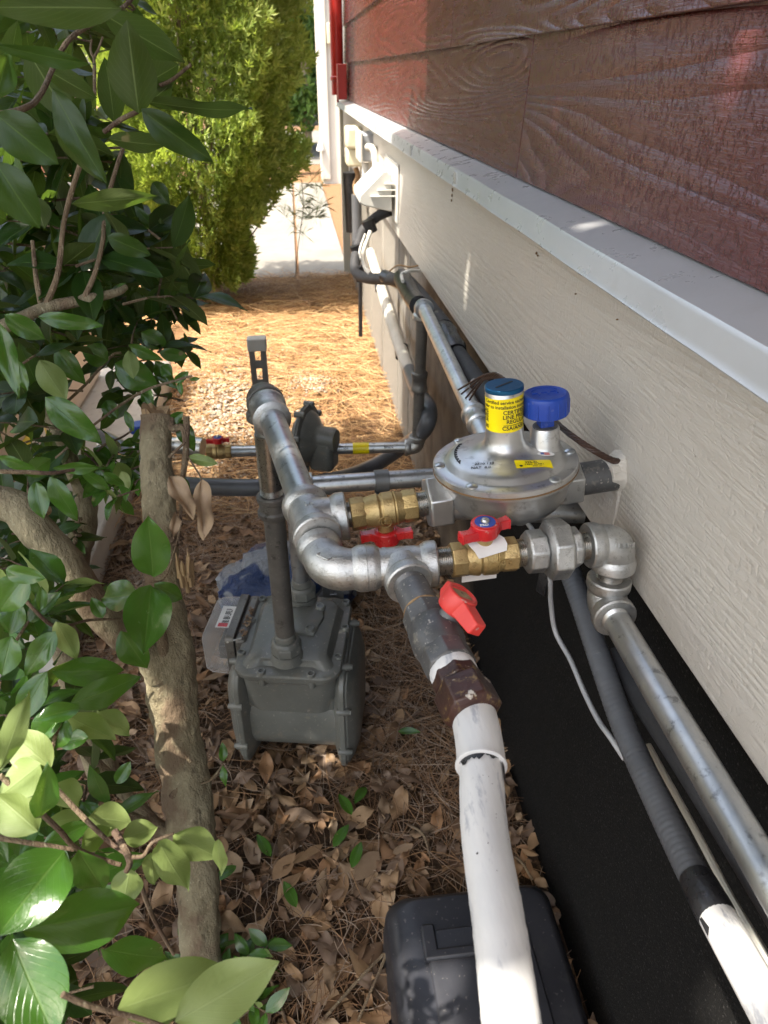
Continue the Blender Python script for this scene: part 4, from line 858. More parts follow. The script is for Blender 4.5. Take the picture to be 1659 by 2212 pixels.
for k in range(26):
    i = random.randrange(8, 46); p = ctr[i].lerp(ctr[i+1], random.random()); d_ = (ctr[i+1]-ctr[i]).normalized(); cd = (V(0, 0, CAMH)-p); cd = (cd-d_*cd.dot(d_)).normalized(); sd = d_.cross(cd)
    q = random.uniform(-1.3, 1.3); nn = cd*math.cos(q)+sd*math.sin(q); r = random.choice((0.0003, 0.0004, 0.0008)); b.lathe([(0, r), (0.00015, r*0.8)], p+nn*0.0148, nn, 6)
part(b, 'paint_chip', 'tape', wp)
# ---- gas meter
MS = V(0.983, -0.183, 0); MM = V(0.183, 0.983, 0); MC = V(-0.046, 1.030, 0)     # side axis, connection axis, centre
def mp(s, m, z): return MC+MS*s+MM*m+V(0, 0, z)
mt = thing('gas_meter', mp(0, 0, 0.06), 'grey cast gas meter with bolted lid and clear side cover above the leaf litter', 'gas meter')
def rrect(hw, hh, r, n=6, notch=None):
    out = []
    for cx_, cy_, a0_ in ((hw-r, hh-r, 0), (-hw+r, hh-r, PI/2), (-hw+r, -hh+r, PI), (hw-r, -hh+r, 1.5*PI)):
        for k in range(n+1): q = a0_+PI/2*k/n; out.append((cx_+r*math.cos(q), cy_+r*math.sin(q)))
    return out
def ringz(poly, z, off=(0, 0)): return [mp(a+off[0], c+off[1], z) for a, c in poly]
def lidpoly(sc, r=0.034):
    pts = rrect(0.094*sc, 0.112*sc, r, 8); return pts
b = MB(); b.loft([ringz(rrect(0.078, 0.094, 0.03), 0.165), ringz(rrect(0.083, 0.099, 0.03), 0.20), ringz(rrect(0.086, 0.103, 0.032), 0.245), ringz(rrect(0.091, 0.109, 0.034), 0.252), ringz(rrect(0.091, 0.109, 0.034), 0.258)])
part(b, 'upper_case', 'meter', mt, bev=0.001)
def bulge(a, c, k):  # lid outline scalloped between bolts
    return a, c
b = MB(); rings = []
for sc, z in ((1.0, 0.2585), (1.01, 0.261), (1.01, 0.268), (0.985, 0.2705)): rings.append(ringz(lidpoly(sc), z))
def scal(sx_, sy_, r, z, am):
    pts = rrect(sx_, sy_, r, 8); out = []
    for a, c in pts:
        d_ = 0
        for bx_, by_ in bolts: 
            q = math.hypot(a-bx_, c-by_); d_ = max(d_, math.exp(-(q/0.016)**2))
        k = 1-am*d_; out.append(mp(a*k, c*k, z))
    return out
bolts = [(-0.083, 0.095), (0.083, 0.095), (0.090, 0.02), (0.086, -0.058), (0.045, -0.105), (-0.042, -0.105), (-0.088, -0.06), (-0.090, 0.03), (0.0, 0.106), (0.083, -0.098)]
bolts = bolts[:9]
rings += [scal(0.084, 0.102, 0.03, 0.2715, 0.22), scal(0.078, 0.096, 0.03, 0.279, 0.20), scal(0.070, 0.088, 0.028, 0.285, 0.14), scal(0.055, 0.072, 0.025, 0.2875, 0.05), scal(0.02, 0.03, 0.012, 0.2885, 0)]
b.loft(rings); part(b, 'lid', 'meter', mt, bev=0.0008)
for bx_, by_ in bolts:
    b = MB(); b.lathe([(-0.022, 0.0068), (0.0, 0.0078), (0.008, 0.0078), (0.010, 0.0066), (0.010, 0.0050), (0.0065, 0.0046), (0.0065, 0)], mp(bx_, by_, 0.266), V(0, 0, 1), 18); b.box(mp(bx_, by_, 0.2735), 0.008, 0.0014, 0.002, MS, MM); part(b, 'lid_bolt', 'meter', mt)
# small cover plate on the lid, with screws
b = MB(); pl_ = [(-0.012, -0.028), (0.038, -0.030), (0.050, 0.020), (0.044, 0.048), (0.0, 0.046), (-0.030, 0.030), (-0.034, -0.016)]
b.loft([[mp(a, c+0.006, 0.2870) for a, c in pl_], [mp(a, c+0.006, 0.2925) for a, c in pl_], [mp(a*0.93, c*0.93+0.006, 0.2940) for a, c in pl_]]); part(b, 'access_plate', 'meter', mt, bev=0.0012)
for a, c in ((0.030, -0.020), (0.040, 0.044), (-0.026, -0.010)):
    b = MB(); b.lathe([(0, 0.0092), (0.006, 0.0088), (0.0075, 0.0078), (0.0075, 0.006), (0.0055, 0.0055), (0.0055, 0)], mp(a, c+0.006, 0.2925), V(0, 0, 1), 20); part(b, 'plate_screw', 'meter', mt)
# swivel unions
UN1 = V(MU1.x, MU1.y, 0); UN2 = mp(0.0, 0.082, 0); 
for u_ in (UN1, UN2):
    b = MB(); z0 = 0.283
    b.lathe([(-0.004, 0.030), (0.004, 0.0285), (0.010, 0.0265), (0.014, 0.0262)], u_+V(0, 0, z0), V(0, 0, 1), 40); part(b, 'union_seat', 'meter', mt)
    b = MB(); b.lathe([(0.0145, 0.0262), (0.016, 0.0278), (0.030, 0.0278), (0.0325, 0.0262)], u_+V(0, 0, z0), V(0, 0, 1), 8, ph=0.3)
    b.lathe([(0.032, 0.0255), (0.036, 0.0245), (0.040, 0.0215), (0.041, 0.018), (0.041, 0.0168)], u_+V(0, 0, z0), V(0, 0, 1), 36)
    b.lathe([(0.0405, 0.0188), (0.052, 0.0186), (0.054, 0.0172)], u_+V(0, 0, z0), V(0, 0, 1), 36); part(b, 'swivel_nut', 'meter', mt, bev=0.0008)
# lower diaphragm cases: body drum + two ribbed side covers
b = MB()
b.loft([[mp(s_, c, z) for c, z in [(p_[0], p_[1]+0.114) for p_ in rrect(0.086, 0.082, 0.065, 8)]] for s_ in (-0.085, 0.085)]); part(b, 'drum', 'meter', mt)
for sg in (-1, 1):
    b = MB(); Y_ = [(0.072, 0.070, 0.078, 0.045), (0.084, 0.095, 0.088, 0.040), (0.090, 0.103, 0.094, 0.036), (0.099, 0.103, 0.094, 0.036), (0.1005, 0.098, 0.089, 0.034), (0.1035, 0.098, 0.089, 0.034), (0.112, 0.088, 0.080, 0.034), (0.121, 0.070, 0.062, 0.030), (0.124, 0.04, 0.035, 0.02)]
    rr_ = [[mp(sg*s_, c, z*1.27+0.130) for c, z in rrect(hm, hz, r_, 8)] for s_, hm, hz, r_ in Y_]
    if sg < 0: rr_ = [list(reversed(r_)) for r_ in rr_]
    b.loft(rr_); part(b, 'diaphragm_case', 'meter', mt, bev=0.0012)
    for c, z in ((-0.101, 0.075), (-0.101, 0.18), (0.101, 0.075), (0.101, 0.18), (-0.06, 0.026), (0.06, 0.026), (-0.06, 0.251), (0.06, 0.251)):
        b = MB(); b.lathe([(0, 0.0068), (0.020, 0.0068), (0.022, 0.0052), (0.026, 0.0048), (0.026, 0)], mp(sg*0.086, c, z), MS*sg, 12); pieces(b, 'case_bolt', 'meter', mt)
b = MB(); b.box(mp(0, -0.062, 0.205), 0.165, 0.05, 0.09, MS, MM); part(b, 'neck', 'meter', mt, bev=0.012, segs=4)
# index housing with clear cover on the left side
b = MB(); b.box(mp(-0.098, 0.035, 0.232), 0.022, 0.135, 0.088, MS, MM); part(b, 'index_frame', 'dullpipe', mt, bev=0.006)
hw, hh = 0.066, 0.048
def ixr(s_, a_, c_): return [mp(s_, 0.035+x, 0.230+z) for x, z in rrect(a_, c_, 0.012, 4)]
b = MB(); rr_ = [ixr(-0.110, hw, hh), ixr(-0.160, hw*0.97, hh*0.97), ixr(-0.172, hw*0.9, hh*0.88), ixr(-0.174, hw*0.6, hh*0.6)]; rr_ = [list(reversed(r_)) for r_ in rr_]; b.loft(rr_); part(b, 'clear_cover', 'clear', mt, bev=0.002)
b = MB(); b.box(mp(-0.114, 0.035, 0.230), 0.012, 0.11, 0.075, MS, MM); b.box(mp(-0.134, 0.03, 0.222), 0.030, 0.075, 0.034, MS, MM); part(b, 'dial_plate', 'ink', mt, bev=0.002)
b = MB(); b.box(mp(-0.131, 0.075, 0.222), 0.012, 0.014, 0.03, MS, MM); b.box(mp(-0.120, -0.032, 0.186), 0.010, 0.014, 0.008, MS, MM); part(b, 'red_seal', 'red', mt, bev=0.001)
b = MB(); b.loft([ixr(-0.1095, hw+0.003, hh+0.003)[::-1], ixr(-0.1255, hw+0.003, hh+0.003)[::-1]]); part(b, 'cover_collar', 'dullpipe', mt, bev=0.001)
lz = 0.230+hh+0.0015
b = MB(); lbc = mp(-0.138, 0.028, lz); b.box(lbc, 0.026, 0.062, 0.0008, MS, MM); part(b, 'barcode_label', 'white', mt)
b = MB()
for k in range(15):
    if k % 5 != 3: b.box(mp(-0.137, 0.010+k*0.0028, lz+0.0007), 0.010, random.choice((0.0008, 0.0014, 0.0018)), 0.0003, MS, MM)
for k in range(3): text_flat(b, ('48 1108', '120 CF', '0352')[k], 0.0052, mp(-0.148+0.0*k, 0.052-0.026*k, lz+0.0004), MS, MM, lift=0.0003, ext=0.00005) if False else None
for k in range(4): b.box(mp(-0.1305+0.0, 0.014+k*0.010, lz+0.0007), 0.0016, 0.006, 0.0003, MS, MM)
part(b, 'barcode', 'ink', mt)
b = MB(); b.box(mp(-0.138, 0.004, lz+0.0006), 0.018, 0.010, 0.0005, MS, MM); part(b, 'red_mark', 'red', mt)
b = MB(); b.lathe([(0, 0.0042), (0.004, 0.0042), (0.0042, 0.002), (0.030, 0.0019)], mp(-0.122, -0.030, 0.270), (MS+V(0, 0, 0.35)).normalized(), 8); part(b, 'loose_screw', 'galvpipe', mt)
b = MB()
for k in range(30): 
    p = mp(-0.094+random.uniform(-.006, .006), 0.0+random.uniform(-.02, .06), 0.279); b.box(p, 0.008*random.random()+0.002, 0.002, 0.002, V(math.cos(k), math.sin(k), 0), V(-math.sin(k), math.cos(k), 0))
part(b, 'caught_debris', 'deadleaf', mt)
# smear on the lid
b = MB(); quadgrid(b, mp(-0.052, 0.03, 0.2868), (MS*0.25+MM).normalized(), (MS-MM*0.25).normalized(), 0.085, 0.014); part(b, 'white_smear', 'white', mt) if False else None

# outlet riser and long horizontal pipe behind the meter line
HZ = at(655, 1050, Y=UN2.y).z
hp = thing('meter_outlet_pipe', V(UN2.x, UN2.y, 0.32), 'galvanised pipe rising from the back of the meter then running level to the wall', 'gas pipe')
b = MB(); b.cyl(V(UN2.x, UN2.y, 0.322), V(UN2.x, UN2.y, HZ-0.02), 0.0168, 26); part(b, 'riser_pipe', 'galvpipe', hp)
HE = at(1010, 1028, Z=HZ); HE = V(0.33, 0, 0)+V(0, at(935, 1035, Z=HZ).y+0.01, HZ); HD = (HE-V(UN2.x, UN2.y, HZ)).normalized()
b = MB(); elbow(b, V(UN2.x, UN2.y, HZ), V(0, 0, -1), HD, 0.032, 0.0205, 0.0235); part(b, 'elbow', 'galv', hp)
b = MB(); b.cyl(V(UN2.x, UN2.y, HZ)+HD*0.025, HE, 0.0165, 30); part(b, 'level_pipe', 'galvpipe', hp)
# ---- struts
def strut(name, x, y, z1, label, cap=True, rz=0.0, slots=True):
    t = thing(name, (x, y, -0.02), label, 'strut post', None); wd, dp, th = 0.0413, 0.024, 0.0026
    b = MB(); X_ = V(math.cos(rz), math.sin(rz), 0); Y_ = V(-math.sin(rz), math.cos(rz), 0); c = V(x, y, 0)
    # front web pierced by slots
    zs = []; z = z1-0.034
    for sx_ in (-1, 1): b.box(c+X_*(sx_*(wd/2-0.0068))+V(0, 0, (z1-0.05)/2), 0.0136, th, z1+0.05, X_, Y_); b.box(c+X_*(sx_*(wd/2-th/2))+Y_*(dp/2+th/2)+V(0, 0, (z1-0.05)/2), th, dp, z1+0.05, X_, Y_)
    for sx_ in (-1, 1): b.box(c+X_*(sx_*(wd/2-0.006-th))+Y_*(dp+th)+V(0, 0, (z1-0.05)/2), 0.0075, th, z1+0.0498, X_, Y_)
    sl_ = 0.030; pitch = 0.0508; z = z1
    zz = z1; segs_ = []
    while zz > -0.04:
        segs_.append((max(zz-(pitch-sl_), -0.05), zz)); zz -= pitch
    for a_, c_ in segs_: b.box(c+V(0, 0, (a_+c_)/2)+Y_*0.00005, wd-2*0.0134, th*0.98, c_-a_, X_, Y_)
    part(b, 'channel', 'strut', t)
    if cap:
        b = MB(); b.box(c+Y_*(dp/2)+V(0, 0, z1-0.012), wd+0.006, dp+0.010, 0.032, X_, Y_); part(b, 'end_cap', 'whiteplastic', t, bev=0.004, segs=3)
    return t
ps = at(550, 735, Y=1.74); strut('strut_post', ps.x+0.004, 1.74, ps.z, 'slotted galvanised strut post with a white end cap in front of bright pine straw')
p2 = at(712, 1120, Y=1.16); strut('strut_post', p2.x, 1.15, HZ-0.022, 'short slotted strut post carrying the level galvanised pipe behind the bag', cap=False)
b = MB(); cc = V(UN2.x, UN2.y, HZ)+HD*0.155; hy = V(-HD.y, HD.x, 0)
b.lathe([(-0.013, 0.0178), (-0.013, 0.0200), (0.013, 0.0200), (0.013, 0.0178)], cc, HD, 26); b.box(cc-V(0, 0, 0.021), 0.024, 0.062, 0.006, HD, hy)
tag(b.build('pipe_clamp', 'strut', bev=0.0008), 'metal clamp holding the level galvanised pipe on its short strut', 'clamp')

# ---- rear service: valve, second regulator, pipes
RZ = 0.375
def rz(px, py): return at(px, py, Z=RZ)
A = rz(470, 976); Bp = rz(888, 966); BX = V(0.262, Bp.y, RZ); A = V(A.x, A.y, RZ); RD = (BX-A).normalized()
def onR(px):
    for k in range(3000):
        p = A+RD*(k/3000*0.7-0.1); d = p-V(0, 0, CAMH)
        if CX+FPX*d.dot(CR)/d.dot(CF) >= px: return p
    return p
rl = thing('rear_gas_line', BX-V(0, 0, 0.03), 'distant galvanised gas line with yellow band, elbow and riser joining the long wall pipe', 'gas pipework')
b = MB(); b.cyl(onR(490), onR(560), R34, 22); b.cyl(onR(690), BX-RD*0.02, R34, 22); part(b, 'pipe', 'galvpipe', rl)
b = MB(); b.cyl(onR(762), onR(797), R34+0.0006, 24); part(b, 'yellow_band', 'yellow', rl)
b = MB(); text_cyl(b, 'SPAN ASTM', 0.010, onR(822), RD, V(0, -1, 0.6), R34, -0.003, 0.0, bold=0.0002) if False else None
for px_, s_ in ((728, 'UTNH'), (828, 'SPAN')):
    vs, fs = text_mesh(s_, 0.0095, bold=0.0003, ext=0.0001); o = onR(px_); xr2 = V(0, -0.86, 0.5)
    b.add([o+RD*v.x+(xr2*math.cos((v.y-0.003)/R34)+V(0, 0.5, 0.86)*math.sin((v.y-0.003)/R34))*(R34+0.0003+v.z) for v in vs], fs)
part(b, 'pipe_lettering', 'ink', rl)
b = MB(); elbow(b, BX, -RD, V(0, 0, 1), 0.030, 0.0180, 0.0212); part(b, 'elbow', 'galv', rl)
TZ = 0.728; TT = V(0.262, BX.y-0.02, TZ)
b = MB(); b.cyl(BX+V(0, 0, 0.02), TT-V(0, 0, 0.02), R34, 22); b.lathe([(0, 0.0165), (0.003, 0.0192), (0.012, 0.0192), (0.015, 0.0172), (0.034, 0.0172), (0.037, 0.0192), (0.046, 0.0192), (0.049, 0.0165)], BX.lerp(TT, 0.42), V(0, 0, 1), 26); part(b, 'riser_pipe', 'dullpipe', rl)
WD2 = (at(1040, 930, X=0.262)-TT).normalized()
b = MB(); elbow(b, TT, V(0, 0, -1), WD2, 0.030, 0.0175, 0.0205); part(b, 'elbow', 'galvpipe', rl)
cpt = at(1025, 897, X=0.262); Lc = (cpt-TT).length
b = MB(); b.cyl(TT+WD2*0.02, TT+WD2*0.80, R34+0.001, 26); b.lathe([(0, 0.0165), (0.003, 0.0205), (0.011, 0.0205), (0.014, 0.0175), (0.032, 0.0172), (0.035, 0.0190), (0.041, 0.0190), (0.043, 0.0165)], TT+WD2*(Lc-0.01), WD2, 28)
part(b, 'wall_pipe', 'galvpipe', rl)
b = MB(); b.cyl(TT+WD2*0.79, TT+WD2*0.80+V(0.08, 0, 0), R34, 20); part(b, 'wall_stub', 'galvpipe', rl)
vR, _, _ = valve('ball_valve', onR(474), RD, V(0, 0, 1), 'small far brass ball valve with red and blue top, beside the broken trunk', L=0.060, group='brass ball valves')
r2 = thing('rear_regulator', onR(680)-V(0, 0, 0.09), 'grey painted service regulator standing on edge in the rear gas line', 'gas regulator')
rc = onR(664)+V(0, 0, 0.035)
b = MB(); tl = (RD*0.94+V(0, -0.34, 0)).normalized()
b.lathe([(-0.030, 0.0), (-0.029, 0.020), (-0.022, 0.046), (-0.008, 0.060), (-0.005, 0.078), (-0.0006, 0.080)], rc, tl, 44); part(b, 'diaphragm_case', 'meter', r2)
b = MB(); b.lathe([(0.0006, 0.080), (0.005, 0.078), (0.008, 0.064), (0.018, 0.058), (0.030, 0.038), (0.040, 0.030), (0.070, 0.029), (0.076, 0.026), (0.077, 0)], rc, tl, 44); part(b, 'spring_case', 'meter', r2)
b = MB(); b.box(rc+tl*0.042-V(0, 0, 0.036), 0.062, 0.060, 0.085, tl, V(0, 0, 1).cross(tl)); part(b, 'valve_body', 'meter', r2, bev=0.014, segs=4)
for k in range(8):
    q = k*PI/4+0.35; dv = V(0, 0, 1)*math.cos(q)+V(0, 0, 1).cross(tl)*math.sin(q); b = MB(); b.lathe([(-0.012, 0.0075), (0.011, 0.0075), (0.013, 0.005), (0.013, 0)], rc+dv*0.078, tl, 10); part(b, 'bolt', 'meter', r2)

# ---- right hand conduit with tape, white end, and thin grey cable
cd = thing('ribbed_conduit', at(1440, 1760, X=0.285), 'grey ribbed liquid tight conduit running down the right side over the black foundation', 'conduit')
path = bez([at(1060, 950, X=0.303), at(1120, 1015, X=0.302), at(1175, 1092, X=0.302), at(1222, 1210, X=0.302), at(1258, 1310, X=0.302), at(1300, 1435, X=0.303), at(1352, 1580, X=0.300), at(1425, 1740, X=0.294), at(1502, 1898, X=0.286), at(1530, 1945, X=0.283)], 10)
b = MB(); L_ = 0; P2 = []; R2 = []
for i in range(len(path)-1):
    seg = (path[i+1]-path[i]); k = max(1, int(seg.length/0.00125))
    for j in range(k):
        P2.append(path[i]+seg*(j/k)); L_ += seg.length/k; R2.append(0.0128*(1.0 if (L_ % 0.0062) < 0.0046 else 0.972))
b.tube(P2, R2, 22); part(b, 'conduit', 'greyplastic', cd)
e0 = path[-3]; e1 = at(1508, 1905, X=0.284); e2 = at(1560, 2000, X=0.281); ed = (e2-e1).normalized()
b = MB(); b.lathe([(-0.004, 0.0132), (0, 0.0140), (0.012, 0.0143), (0.022, 0.0148), (0.032, 0.0146), (0.034, 0.0135)], e1, ed, 24); b.add([e1+ed*0.033+V(-0.015, 0, 0.002), e1+ed*0.030+V(-0.006, 0, 0.013), e1+ed*0.046+V(-0.016, -0.002, 0.003), e1+ed*0.034+V(-0.0145, 0, 0.0005)], [(0, 1, 2), (0, 2, 3)]); pieces(b, 'tape_wrap', 'tape', cd)
b = MB(); b.cyl(e1+ed*0.03, e1+ed*0.40, 0.0140, 26); part(b, 'white_pipe_end', 'whitepipe', cd)
q = at(1218, 1205, X=0.301); qd = (at(1258, 1310, X=0.302)-q).normalized()
b = MB(); b.lathe([(-0.008, 0.0132), (-0.004, 0.0150), (0.010, 0.0148), (0.014, 0.0134)], q, qd, 24); 
b.loft([[q+V(-0.012, 0.01, -0.004), q+V(-0.010, -0.01, -0.004), q+V(-0.008, -0.01, -0.010), q+V(-0.010, 0.01, -0.010)], [q+V(-0.026, 0.006, -0.020), q+V(-0.022, -0.012, -0.024), q+V(-0.021, -0.012, -0.028), q+V(-0.025, 0.006, -0.026)], [q+V(-0.030, 0.0, -0.046), q+V(-0.024, -0.014, -0.045), q+V(-0.023, -0.014, -0.047), q+V(-0.029, 0.0, -0.049)]])
pieces(b, 'tape_wrap', 'tape', cd)
b = MB(); b.tube(bez([at(1088, 1092, X=0.30), at(1118, 1112, X=0.285), at(1150, 1145, X=0.27), at(1185, 1230, X=0.28), at(1190, 1300, X=0.29), at(1200, 1365, X=0.30), at(1232, 1425, X=0.305), at(1262, 1495, X=0.305), at(1292, 1555, X=0.303), at(1318, 1592, X=0.303), at(1350, 1640, X=0.31)], 8), 0.0032, 12)
tag(b.build('thin_cable', 'wiregrey'), 'thin grey cable wandering down the black foundation beside the ribbed conduit', 'cable')
b = MB(); b.tube(bez([at(1400, 1610, X=0.325), at(1500, 1790, X=0.326), at(1580, 1940, X=0.326), at(1659, 2070, X=0.325), at(1720, 2180, X=0.32)], 6), 0.0035, 8); tag(b.build('weathered_cord', 'pvc'), 'thin pale cord along the wall behind the ribbed conduit', 'cable')
b = MB(); b.tube(bez([at(1330, 1420, X=0.33), at(1480, 1640, X=0.331), at(1700, 1990, X=0.331), at(1850, 2250, X=0.33)], 6), 0.015, 14); tag(b.build('black_hose', 'sleeve'), 'black hose lying against the foundation behind the straight galvanised pipe', 'hose')
# twisted brown wires round the regulator tower
bw = thing('brown_wires', pw+V(-0.02, 0, 0.01), 'bundle of twisted brown wires hanging from the wall behind the yellow label', 'wires')
mainp = bez([at(1345, 998, X=0.319), at(1320, 993, X=0.305), at(1270, 965, X=0.278), at(1215, 925, X=0.262), at(1160, 872, X=0.255), at(1110, 838, X=0.25), at(1075, 812, X=0.243), at(1045, 815, X=0.235)], 10)
ends = [(990, 842), (997, 851), (1006, 860), (1014, 864), (1003, 846), (1022, 850)]
for k in range(6):
    pts = []
    for i, p in enumerate(mainp):
        q = i*0.55+k*PI/3; r = 0.0030 if i < len(mainp)-10 else 0.0042; pts.append(p+V(0, math.cos(q), math.sin(q))*r*0.8)
    ex, ey = ends[k]; last = pts[-1]; pts += bez([last, at((1045+ex)/2+4, (815+ey)/2-5, X=0.228+0.003*k), at(ex, ey, X=0.222+0.003*k)], 6)[1:]
    b = MB(); b.tube(pts, 0.0014, 7); part(b, 'wire', 'brownwire', bw)
b = MB(); tc_ = at(1022, 832, X=0.233); b.tube([tc_+V(0.006*math.cos(k*0.7), 0.003*math.sin(k*1.3), 0.009*math.sin(k*0.7)) for k in range(20)], 0.0004, 6); part(b, 'wire_tie', 'wiregrey', bw)

# ---- black box in the ground
vb_ = thing('valve_box', (0.19, 0.45, 0.0), 'dusty black plastic box with a moulded grip, under the white pipe', 'plastic box')
b = MB(); cx_, cy_ = 0.195, 0.415; zt = 0.115
rings = []
for hx, hy_, z in ((0.132, 0.205, -0.03), (0.126, 0.198, 0.085), (0.122, 0.193, 0.100), (0.112, 0.183, zt-0.002), (0.108, 0.179, zt)): rings.append([V(cx_+a, cy_+c, z) for a, c in rrect(hx, hy_, 0.03, 6)])
b.loft(rings); part(b, 'box', 'boxblack', vb_, bev=0.003)
b = MB(); b.loft([[V(cx_+a, cy_+c, z) for a, c in rrect(hx, hy_, 0.012, 5)] for hx, hy_, z in ((0.075, 0.135, zt-0.001), (0.072, 0.132, zt+0.004), (0.070, 0.130, zt+0.0045))]); 
part(b, 'raised_panel', 'boxblack', vb_, bev=0.001)
b = MB(); g0 = at(928, 2030, Z=zt+0.008); 
b.loft([[V(g0.x+a, g0.y+c, z) for a, c in rrect(0.010, 0.022, 0.004, 4)] for z in (zt-0.001, zt+0.010)]); b.loft([[V(g0.x+0.045+a, g0.y-0.020+c, z) for a, c in rrect(0.055, 0.007, 0.004, 4)] for z in (zt-0.001, zt+0.0102)])
part(b, 'grip', 'boxblack', vb_, bev=0.003)

# ---- crumpled bag
b = MB(); bc = at(575, 1275, Z=0.07); n1_, n2_ = 60, 40; vs = []
for j in range(n2_+1):
    ph = PI*j/n2_
    for i in range(n1_):
        q = 2*PI*i/n1_; d_ = V(math.sin(ph)*math.cos(q), math.sin(ph)*math.sin(q), math.cos(ph))
        k = 1+0.22*mnoise.noise(d_*1.7+V(4, 0, 0))+0.10*abs(mnoise.noise(d_*4.2))+0.07*abs(mnoise.noise(d_*9+V(3, 3, 3)))-0.05*abs(mnoise.noise(d_*17))
        p = V(d_.x*0.165*k, d_.y*0.115*k, d_.z*0.085*k); vs.append(V(bc.x+0.055+p.x+0.02*p.z, bc.y+0.03+p.y, max(0.004+0.004*mnoise.noise(p*30), 0.068+p.z)))
fs = [(j*n1_+i, j*n1_+(i+1) % n1_, (j+1)*n1_+(i+1) % n1_, (j+1)*n1_+i) for j in range(n2_) for i in range(n1_)]
b.add(vs, [tuple(reversed(f)) for f in fs]); tag(b.build('crumpled_bag', 'bag', ang=28), 'crumpled grey and blue plastic bag lying on needles behind the meter', 'bag')

# ---- generator on its pad, blue valve
b = MB(); b.box((-1.17, 2.15, 0.035), 1.20, 1.8, 0.14); tag(b.build('concrete_pad', 'concrete', bev=0.008), 'white concrete slab seen behind the broken trunk, edge lit', 'concrete pad')
gn = thing('standby_generator', (-1.25, 2.6, 0.105), 'cream metal generator cabinet behind the leaves on the concrete slab', 'generator')
b = MB(); b.box((-1.33, 2.25, 0.42), 1.02, 1.3, 0.62); part(b, 'cabinet', 'cream', gn, bev=0.02, segs=3)
b = MB(); b.box((-1.33, 2.25, 0.75), 1.06, 1.34, 0.04); part(b, 'lid', 'cream', gn, bev=0.012)
b = MB(); b.box((-0.8185, 2.05, 0.20), 0.002, 0.22, 0.11); part(b, 'warning_label', 'yellow', gn)
b = MB(); b.box((-0.8168, 2.05, 0.195), 0.002, 0.19, 0.06); part(b, 'label_panel', 'white', gn)
b = MB()
for k in range(4): text_flat(b, ('CAUTION', 'SEE MANUAL', 'BEFORE USE', 'HOT SURFACE')[k], 0.012, (-0.8155, 1.97, 0.21-k*0.013), V(0, 1, 0), V(0, 0, 1), ext=0.0001) if False else b.box((-0.8155, 2.05, 0.214-k*0.012), 0.001, 0.15-0.02*(k % 2), 0.0035)
part(b, 'label_lines', 'ink', gn)
bv = thing('pipe_end_valve', at(300, 945, Y=1.9), 'blue handled fitting half hidden by the broken trunk top', 'valve')
q = at(300, 925, Y=1.9); b = MB(); b.lathe([(0, 0.022), (0.004, 0.026), (0.022, 0.026), (0.026, 0.022)], q-V(0, 0, 0.012), V(0, 0, 1), 24); part(b, 'handle', 'blue', bv)
b = MB(); b.cyl(q-V(0, 0, 0.045), q-V(0, 0, 0.01), 0.009, 14); b.cyl(q+V(-0.12, 0, -0.055), q+V(0.10, 0, -0.055), 0.02, 18); b.cyl(q+V(0.10, 0, -0.055), q+V(0.17, -0.02, -0.06), 0.028, 18); part(b, 'body', 'galvpipe', bv)
# ================================================================== BACKGROUND
def needles_fan(mb, c, r, n, w_=0.0011):
    for k in range(n):
        d_ = V(random.gauss(0, 1), random.gauss(0, 1), random.gauss(0.5, 0.8)).normalized(); s_ = d_.cross(V(0.3, 0.2, 1)).normalized()*w_
        mb.add([c-s_, c+s_, c+d_*r*0.6+s_*0.9+V(0, 0, -0.01*r), c+d_*r-V(0, 0, 0.12*r), c+d_*r*0.6-s_*0.9+V(0, 0, -0.01*r)], [(0, 1, 2, 3, 4)])
# arborvitae: trunk, stems and thousands of flat scaly sprays
TB = V(-0.50, 4.35, 0)
av = thing('arborvitae', TB, 'tall dense yellow green arborvitae in full sun at the end of the pine straw', 'conifer')
b = MB(); b.tube(bez([TB-V(0, 0, 0.05), TB+V(0.01, 0, 0.25), TB+V(-0.02, 0.02, 1.2), TB+V(0, 0, 2.2)], 6), [0.040-0.0018*i for i in range(19)], 12); part(b, 'trunk', 'bark', av)
b = MB()
for k in range(70):
    z = 0.2+k*0.04; q = k*2.4; r = 0.42*(0.6+0.4*random.random()); d_ = V(math.cos(q), math.sin(q), 0); b.tube([TB+V(0, 0, z), TB+d_*r*0.5+V(0, 0, z+0.12), TB+d_*r+V(0, 0, z+0.35)], [0.008, 0.005, 0.002], 6)
part(b, 'branch', 'twig', av)
vs = []; fs = []
def spray(c, d, n, size):
    """flat fan of little pointed leaflets"""
    global vs, fs
    s = d.cross(n).normalized(); n = s.cross(d)
    for k, (a, l) in enumerate(((0, 1.0), (0.55, 0.72), (-0.55, 0.72), (1.0, 0.5), (-1.0, 0.5))):
        dd = d*math.cos(a)+s*math.sin(a); ss = (s*math.cos(a)-d*math.sin(a))*size*0.095; o = c+d*size*(0.0 if k == 0 else (0.30 if k < 3 else 0.05)); L = size*l
        i = len(vs); up = n*size*0.06*random.uniform(-1, 1); vs += [o, o+dd*L*0.45+ss+up, o+dd*L+n*size*0.12*random.uniform(-1, 0.6), o+dd*L*0.45-ss+up]; fs.append((i, i+1, i+2, i+3))
